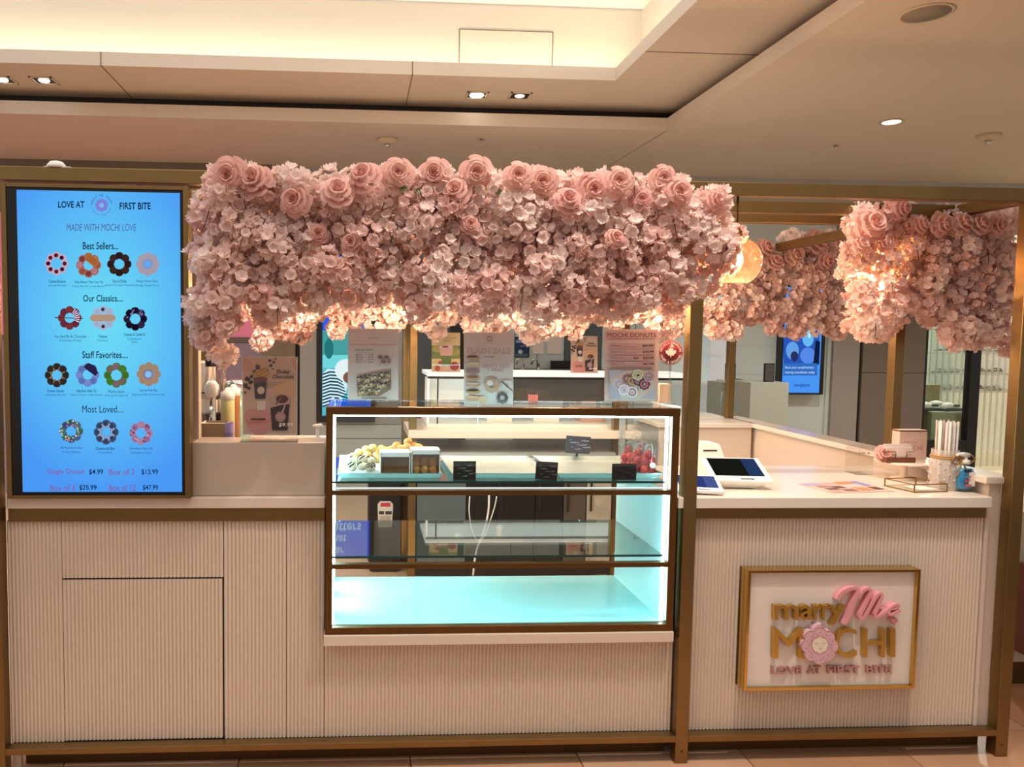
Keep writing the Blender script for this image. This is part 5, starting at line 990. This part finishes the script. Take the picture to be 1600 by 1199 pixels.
#--PART6--
# ================================================================== FLOWERS AND PENDANT LAMPS
FR_ = random.Random(21)
BLO = [petal('blossom_white_pink', 'f7ded6', 'fbebe4', .45), petal('blossom_pink', 'f3d2c9', 'f8e0d8', .45)]
ROS = petal('rose_petal', 'e6b0a6', 'eabcae', .25)
TWIG = mat('dark_twig', '35211c', .7)
LEAF = mat('leaf_green', '6f7a45', .5)
def rose_mesh(seed):
    R = random.Random(seed); vs = []; fs = []; NU, NV = 6, 6
    for li, (n, r, h, fl) in enumerate(((2, .10, .62, 0), (3, .19, .64, .02), (4, .32, .64, .06), (5, .50, .58, .14), (6, .70, .48, .24), (7, .90, .30, .30))):
        for k_ in range(n):
            th0 = 2*PI*(k_+.37*li)/n+R.uniform(-.12, .12); hw = PI/n*1.28; b = len(vs); tl = R.uniform(-.04, .04)
            for i in range(NU+1):
                u = -1+2*i/NU
                for j in range(NV+1):
                    v = j/NV; vv = v*(1-.16*u*u)
                    rho = r*(.42+.58*math.sin(min(1, vv*1.05)*PI/2))*(1+.10*u)+fl*max(0, vv-.72)*2.4; z = h*math.sin(vv*(PI/2+.5*(li > 2)))-.25*(li > 3)*(li-3)+tl-.2*fl*max(0, vv-.85)*3
                    th = th0+u*hw*(.55+.45*vv); vs.append((rho*math.cos(th), rho*math.sin(th), z))
            fs += [(b+i*(NV+1)+j, b+(i+1)*(NV+1)+j, b+(i+1)*(NV+1)+j+1, b+i*(NV+1)+j+1) for i in range(NU) for j in range(NV)]
    me = bpy.data.meshes.new('rose'); me.from_pydata(vs, [], fs); me.materials.append(ROS); me.polygons.foreach_set('use_smooth', [True]*len(fs)); return me
def blossom_geo(R):
    vs = []; fs = []; nb = 16
    for b in range(nb):
        ph = math.acos(1-1.75*(b+.5)/nb); th = b*2.4+R.uniform(-.3, .3); n = Vector((math.sin(ph)*math.cos(th), math.sin(ph)*math.sin(th), math.cos(ph)))
        c = n*R.uniform(.55, .78); a = n.orthogonal().normalized(); q = n.cross(a)
        for lay, (np_, rad, up) in enumerate(((6, .36, .35), (5, .30, .85))):
            for k_ in range(np_):
                t = 2*PI*(k_+.5*lay)/np_+R.uniform(-.2, .2); d = a*math.cos(t)+q*math.sin(t); w = n.cross(d); rr = rad*R.uniform(.8, 1.15); lift = up+R.uniform(-.3, .35); i0 = len(vs)
                hw = rr*.64
                for l_, s_, z_ in ((.05, 0, 0), (.5, -.75, .35), (.5, .75, .35), (.84, -.95, .8), (1.0, -.5, 1.1), (.93, .03, .85), (1.01, .52, 1.15), (.82, .95, .75)):
                    vs.append(tuple(c+d*rr*l_+w*hw*s_+n*(rr*lift*z_+R.uniform(-.02, .02))))
                fs += [(i0, i0+2, i0+1), (i0+1, i0+2, i0+5), (i0+1, i0+5, i0+4, i0+3), (i0+2, i0+7, i0+6, i0+5)]
    return vs, fs
BGEO = [blossom_geo(random.Random(40+i)) for i in range(6)]
BME = []
for i, (v, f_) in enumerate(BGEO):
    for mm in BLO:
        me = bpy.data.meshes.new('blossom'); me.from_pydata(v, [], f_); me.materials.append(mm); BME.append(me)
RME = [rose_mesh(i) for i in range(3)]
def rosette(par, p, r_, aim, name='rose'):
    o = bpy.data.objects.new(name, FR_.choice(RME)); COL.objects.link(o); o.parent = par; o.location = Vector(p)-WLOC[par.name]
    o.rotation_euler = Vector(aim).to_track_quat('Z', 'Y').to_euler(); o.scale = (r_, r_, r_); return o
def inside(poly, x, z):
    c_ = False; j = len(poly)-1
    for i in range(len(poly)):
        (xi, zi), (xj, zj) = poly[i], poly[j]
        if (zi > z) != (zj > z) and x < (xj-xi)*(z-zi)/(zj-zi)+xi: c_ = not c_
        j = i
    return c_
def garland(lab, y0, outline, layers, size, roses, ry, loc, twigs=24, lim=270, keep=None):
    t = thing('flower_garland', lab, 'flowers', loc, None)
    poly = [(at(*p, y=y0).x, at(*p, y=y0).z) for p in outline]; xs = [p[0] for p in poly]; zs = [p[1] for p in poly]; pts = []
    for dy, sp in layers:
        z = min(zs); row = 0
        while z < max(zs):
            x = min(xs)+(row % 2)*sp*.5
            while x < max(xs):
                px, pz = x+FR_.uniform(-.35, .35)*sp, z+FR_.uniform(-.35, .35)*sp
                sc_ = (y0+dy-CAM.y)/(y0-CAM.y)
                if inside(poly, px, pz): pts.append((dy, CAM.x+(px-CAM.x)*sc_, y0+dy+FR_.uniform(-.03, .03), CAM.z+(pz-CAM.z)*sc_))
                x += sp
            z += sp*.86; row += 1
    if keep: pts = [p for p in pts if keep(p)]
    pts.sort(key=lambda p: p[0]); extra = MB()
    for i, (dy, x, y, z) in enumerate(pts):
        s_ = size*FR_.uniform(.75, 1.2); rot = (FR_.uniform(-.9, .9)+1.9, FR_.uniform(-.5, .5), FR_.uniform(-1.4, 1.4))
        if i < lim:
            o = bpy.data.objects.new('blossom', FR_.choice(BME)); COL.objects.link(o); o.parent = t; o.location = Vector((x, y, z))-Vector(loc); o.rotation_euler = rot; o.scale = (s_, s_, s_)
        else:
            M_ = Matrix.Translation((x, y, z)) @ Matrix.Rotation(rot[2], 4, 'Z') @ Matrix.Rotation(rot[1], 4, 'Y') @ Matrix.Rotation(rot[0], 4, 'X') @ Matrix.Scale(s_, 4)
            v, f_ = FR_.choice(BGEO); extra.add([tuple(M_ @ Vector(a)) for a in v], f_, BLO[i % 2])
    if extra.v: o = extra.build('blossom_mass', t); o['kind'] = 'stuff'
    for px, py, rp in roses:
        p = at(px, py, y=ry+FR_.uniform(-.03, .02)); r_ = rp/F*(p.y-CAM.y)*1.0
        rosette(t, p, r_, ((px-880)*.0006+FR_.uniform(-.3, .3), -1, FR_.uniform(-.1, .5)))
    fr = [p for p in pts if p[0] <= layers[0][0]+.01] or pts
    for i in range(twigs*2//3):
        dy, x, y, z = FR_.choice(fr); l_ = FR_.uniform(.03, .075); a = FR_.uniform(-.35, .35); y -= size*.75
        MB().tube([(x, y, z), (x+a*l_*.4, y-.004, z-l_*.5), (x+a*l_, y, z-l_)], [.0016, .0013, .0009], TWIG, 5).build('twig', t)
    return t, pts
front = [(303, 300), (322, 262), (345, 256), (400, 266), (470, 272), (540, 282), (620, 284), (700, 282), (790, 284), (900, 284), (1000, 288), (1080, 296), (1128, 314), (1148, 338), (1150, 362), (1136, 385), (1118, 420), (1102, 458), (1060, 482), (1015, 474), (985, 494), (945, 480), (905, 500), (850, 482), (800, 500), (765, 482), (720, 496), (690, 474), (650, 486), (610, 468), (575, 484), (530, 474), (490, 490), (455, 472), (420, 492), (385, 478), (372, 515), (358, 560), (322, 562), (306, 500), (306, 420), (318, 350)]
g1, _p = garland('wide hanging garland of blush roses and white pink blossoms along the front beam', -.10, front, ((-.06, .074), (.02, .074), (.10, .085)), .050,
    ((358, 274, 28), (397, 281, 26), (460, 312, 25), (527, 298, 25), (568, 275, 26), (622, 271, 25), (679, 272, 26), (745, 270, 26), (712, 298, 23), (810, 275, 23), (849, 284, 23), (888, 312, 22), (925, 296, 25), (967, 284, 24), (1036, 278, 20), (1060, 300, 24), (1118, 312, 15), (1003, 312, 18), (497, 365, 16), (548, 378, 17), (735, 350, 15), (962, 372, 16)), -.20, (.35, 0, 2.0), 34)
for px, py in ((630, 296), (765, 295), (778, 300), (652, 300)):
    p = at(px, py, y=-.2); MB().add([(p.x-.012, p.y, p.z), (p.x, p.y-.006, p.z+.012), (p.x+.014, p.y, p.z+.004), (p.x+.002, p.y-.004, p.z-.012)], [(0, 1, 2, 3)], LEAF).build('leaf', g1)
backl = [(308, 418), (340, 408), (420, 405), (520, 420), (700, 430), (900, 430), (1062, 440), (1062, 516), (1010, 526), (985, 506), (960, 502), (915, 524), (880, 520), (850, 524), (820, 522), (760, 520), (715, 516), (700, 528), (672, 522), (655, 502), (625, 508), (600, 524), (570, 500), (545, 506), (520, 530), (506, 514), (480, 510), (468, 536), (440, 538), (400, 530), (385, 500), (310, 500)]
g2, _p = garland('lamp lit garland of small pink blossoms along the rear beam, behind the posters', 1.78, backl, ((-.1, .095), (.04, .10)), .062, ((338, 418, 11), (352, 432, 10), (326, 436, 9)), 1.64, (.2, BY, 1.97), 14)
backr = [(1100, 450), (1160, 395), (1180, 378), (1240, 372), (1300, 366), (1345, 372), (1345, 500), (1338, 526), (1310, 520), (1296, 532), (1262, 516), (1235, 532), (1215, 528), (1200, 512), (1165, 500), (1148, 522), (1136, 528), (1128, 505), (1118, 526), (1102, 505)]
g3, _p = garland('dense garland of small dusty pink blossoms and roses at the rear right of the kiosk', 1.74, backr, ((-.1, .085), (.02, .10)), .056, ((1196, 388, 17), (1243, 397, 17), (1278, 376, 20), (1320, 379, 15), (1212, 408, 14), (1292, 408, 14), (1183, 402, 12), (1258, 380, 12)), 1.60, (2.0, BY, 1.97), 10)
frr = [(1318, 400), (1330, 345), (1352, 322), (1420, 322), (1436, 350), (1466, 332), (1545, 330), (1588, 345), (1586, 480), (1572, 540), (1556, 552), (1545, 520), (1520, 534), (1480, 530), (1462, 500), (1440, 488), (1400, 508), (1370, 515), (1340, 520), (1326, 470)]
g4, _p = garland('full garland of pink roses and hanging blossoms inside the right end of the frame', .42, frr, ((-.1, .082), (.0, .082), (.1, .1)), .052, ((1362, 350, 27), (1411, 326, 15), (1472, 350, 20), (1504, 349, 19), (1532, 350, 17), (1440, 352, 14), (1380, 378, 15), (1345, 382, 15), (1562, 352, 15)), .25, (2.0, .36, 1.97), 16)
AMB = frosted('amber_globe', 'ffc8a0', .03, 'ShaderNodeBsdfTranslucent', (1.0, .84, .66)); BULB = emi('bulb', 'ffc98a', 60)
def pendant(px, py, y, zt_, lab, pw=9, r_=.085, pc=(1, .72, .47)):
    p = at(px, py, y=y); t = thing('pendant_lamp', lab, 'pendant lamp', tuple(p)); prof = []
    for i in range(13):
        a = -1.05+i*(PI/2+1.05-.12)/12; prof.append((r_*math.cos(a), r_*math.sin(a)))
    MB().lathe(prof, p, AMB, 28, True, False).build('globe', t)
    MB().lathe([(.016, r_*.8), (.018, r_*1.0), (.018, r_*1.45), (.008, r_*1.55)], p, BRONZE, 14).build('socket', t)
    MB().tube([(p.x, p.y, p.z+r_*1.5), (p.x, p.y, zt_)], .004, BRONZE_D, 6).build('cord', t)
    MB().lathe([(.008, .05), (.016, .035), (.024, .012), (.024, -.002), (.014, -.018), (.004, -.024)], p, BULB, 14).build('bulb', t)
    point('bulb_glow', (p.x, p.y, p.z-.055), pw, pc, .03)
pendant(1149, 409, .022, 1.974, 'amber glass globe lamp hanging at the right end of the front garland', 10)
pendant(1374, 416, .36, 1.974, 'amber globe lamp buried in the right end garland', 12)
for px, lab in ((470, 'globe lamp glowing behind the left part of the front garland'), (690, 'globe lamp glowing behind the middle of the front garland'), (915, 'globe lamp glowing behind the right part of the front garland')): pendant(px, 425, .36, 1.974, lab, 7 if px < 500 else 15)
for px, lab in ((440, 'rear globe lamp above the pink wall gap'), (640, 'rear globe lamp above the left rear posts'), (860, 'rear globe lamp in the middle of the rear row'), (1020, 'rear globe lamp above the gold rear post')): pendant(px, 455, 1.45, 1.974, lab, 13, pc=(1, .76, .66) if px < 500 else (1, .74, .5))
rosette(bpy.data.objects[tag(thing('silk_rose', 'pink silk rose lying on the cake stand beside the cards', 'flower', (ROSE_ON_STAND[0].x, ROSE_ON_STAND[1], zp)), None).name], (ROSE_ON_STAND[0].x, ROSE_ON_STAND[1], zp+.032), .034, (-.3, -1, .4), 'bloom')
p = at(317, 418, y=BY-.12); t = thing('security_camera', 'white dome security camera with a black lens under the rear beam', 'camera', (p.x, p.y, 1.974))
MB().lathe([(.03, p.z+.02), (.034, p.z+.05), (.026, 1.974)], (p.x, p.y, 0), WHITEP, 18).build('mount', t); MB().ball((p.x, p.y, p.z), .034, WHITEP, 2).build('shell', t); MB().ball((p.x+.002, p.y-.016, p.z), .026, BLACK, 2, (.8, 1, 1.1)).build('lens_cover', t)
p = at(88, 256, y=.02); t = thing('beam_sensor', 'small white sensor dome on top of the front beam at the left', 'sensor', (p.x, .02, 2.018)); MB().lathe([(.03, 0), (.03, .008), (.02, .02), (.005, .024)], (p.x, .022, 2.018), WHITEP, 16).build('dome', t)
bx('base_plate', (p.x-.034, p.x+.05, .004, .042, 2.018, 2.021), WHITEP, t)
# neighbouring wall beyond the right post
t = thing('neighbour_counter', 'pale neighbouring counter beyond the right corner post with a bronze base', 'counter', (2.9, .9, 0))
xa = at(1578, 1100, y=.55).x
bx('panel', (xa, 3.6, .55, .7, .1, at(1590, 800, y=.55).z), mat('neighbour_panel', 'c9bda9', .5), t, .003); bx('base', (xa, 3.6, .56, .7, 0, .1), BRONZE_D, t)
bx('leather_stool_leg', (at(1590, 960, y=.5).x, 2.95, .42, .52, at(1590, 1019, y=.5).z, at(1590, 880, y=.5).z), mat('rust_brown', '6a3a2c', .5), label='rust brown upholstered block beyond the right corner post', cat='seat', b=.012)
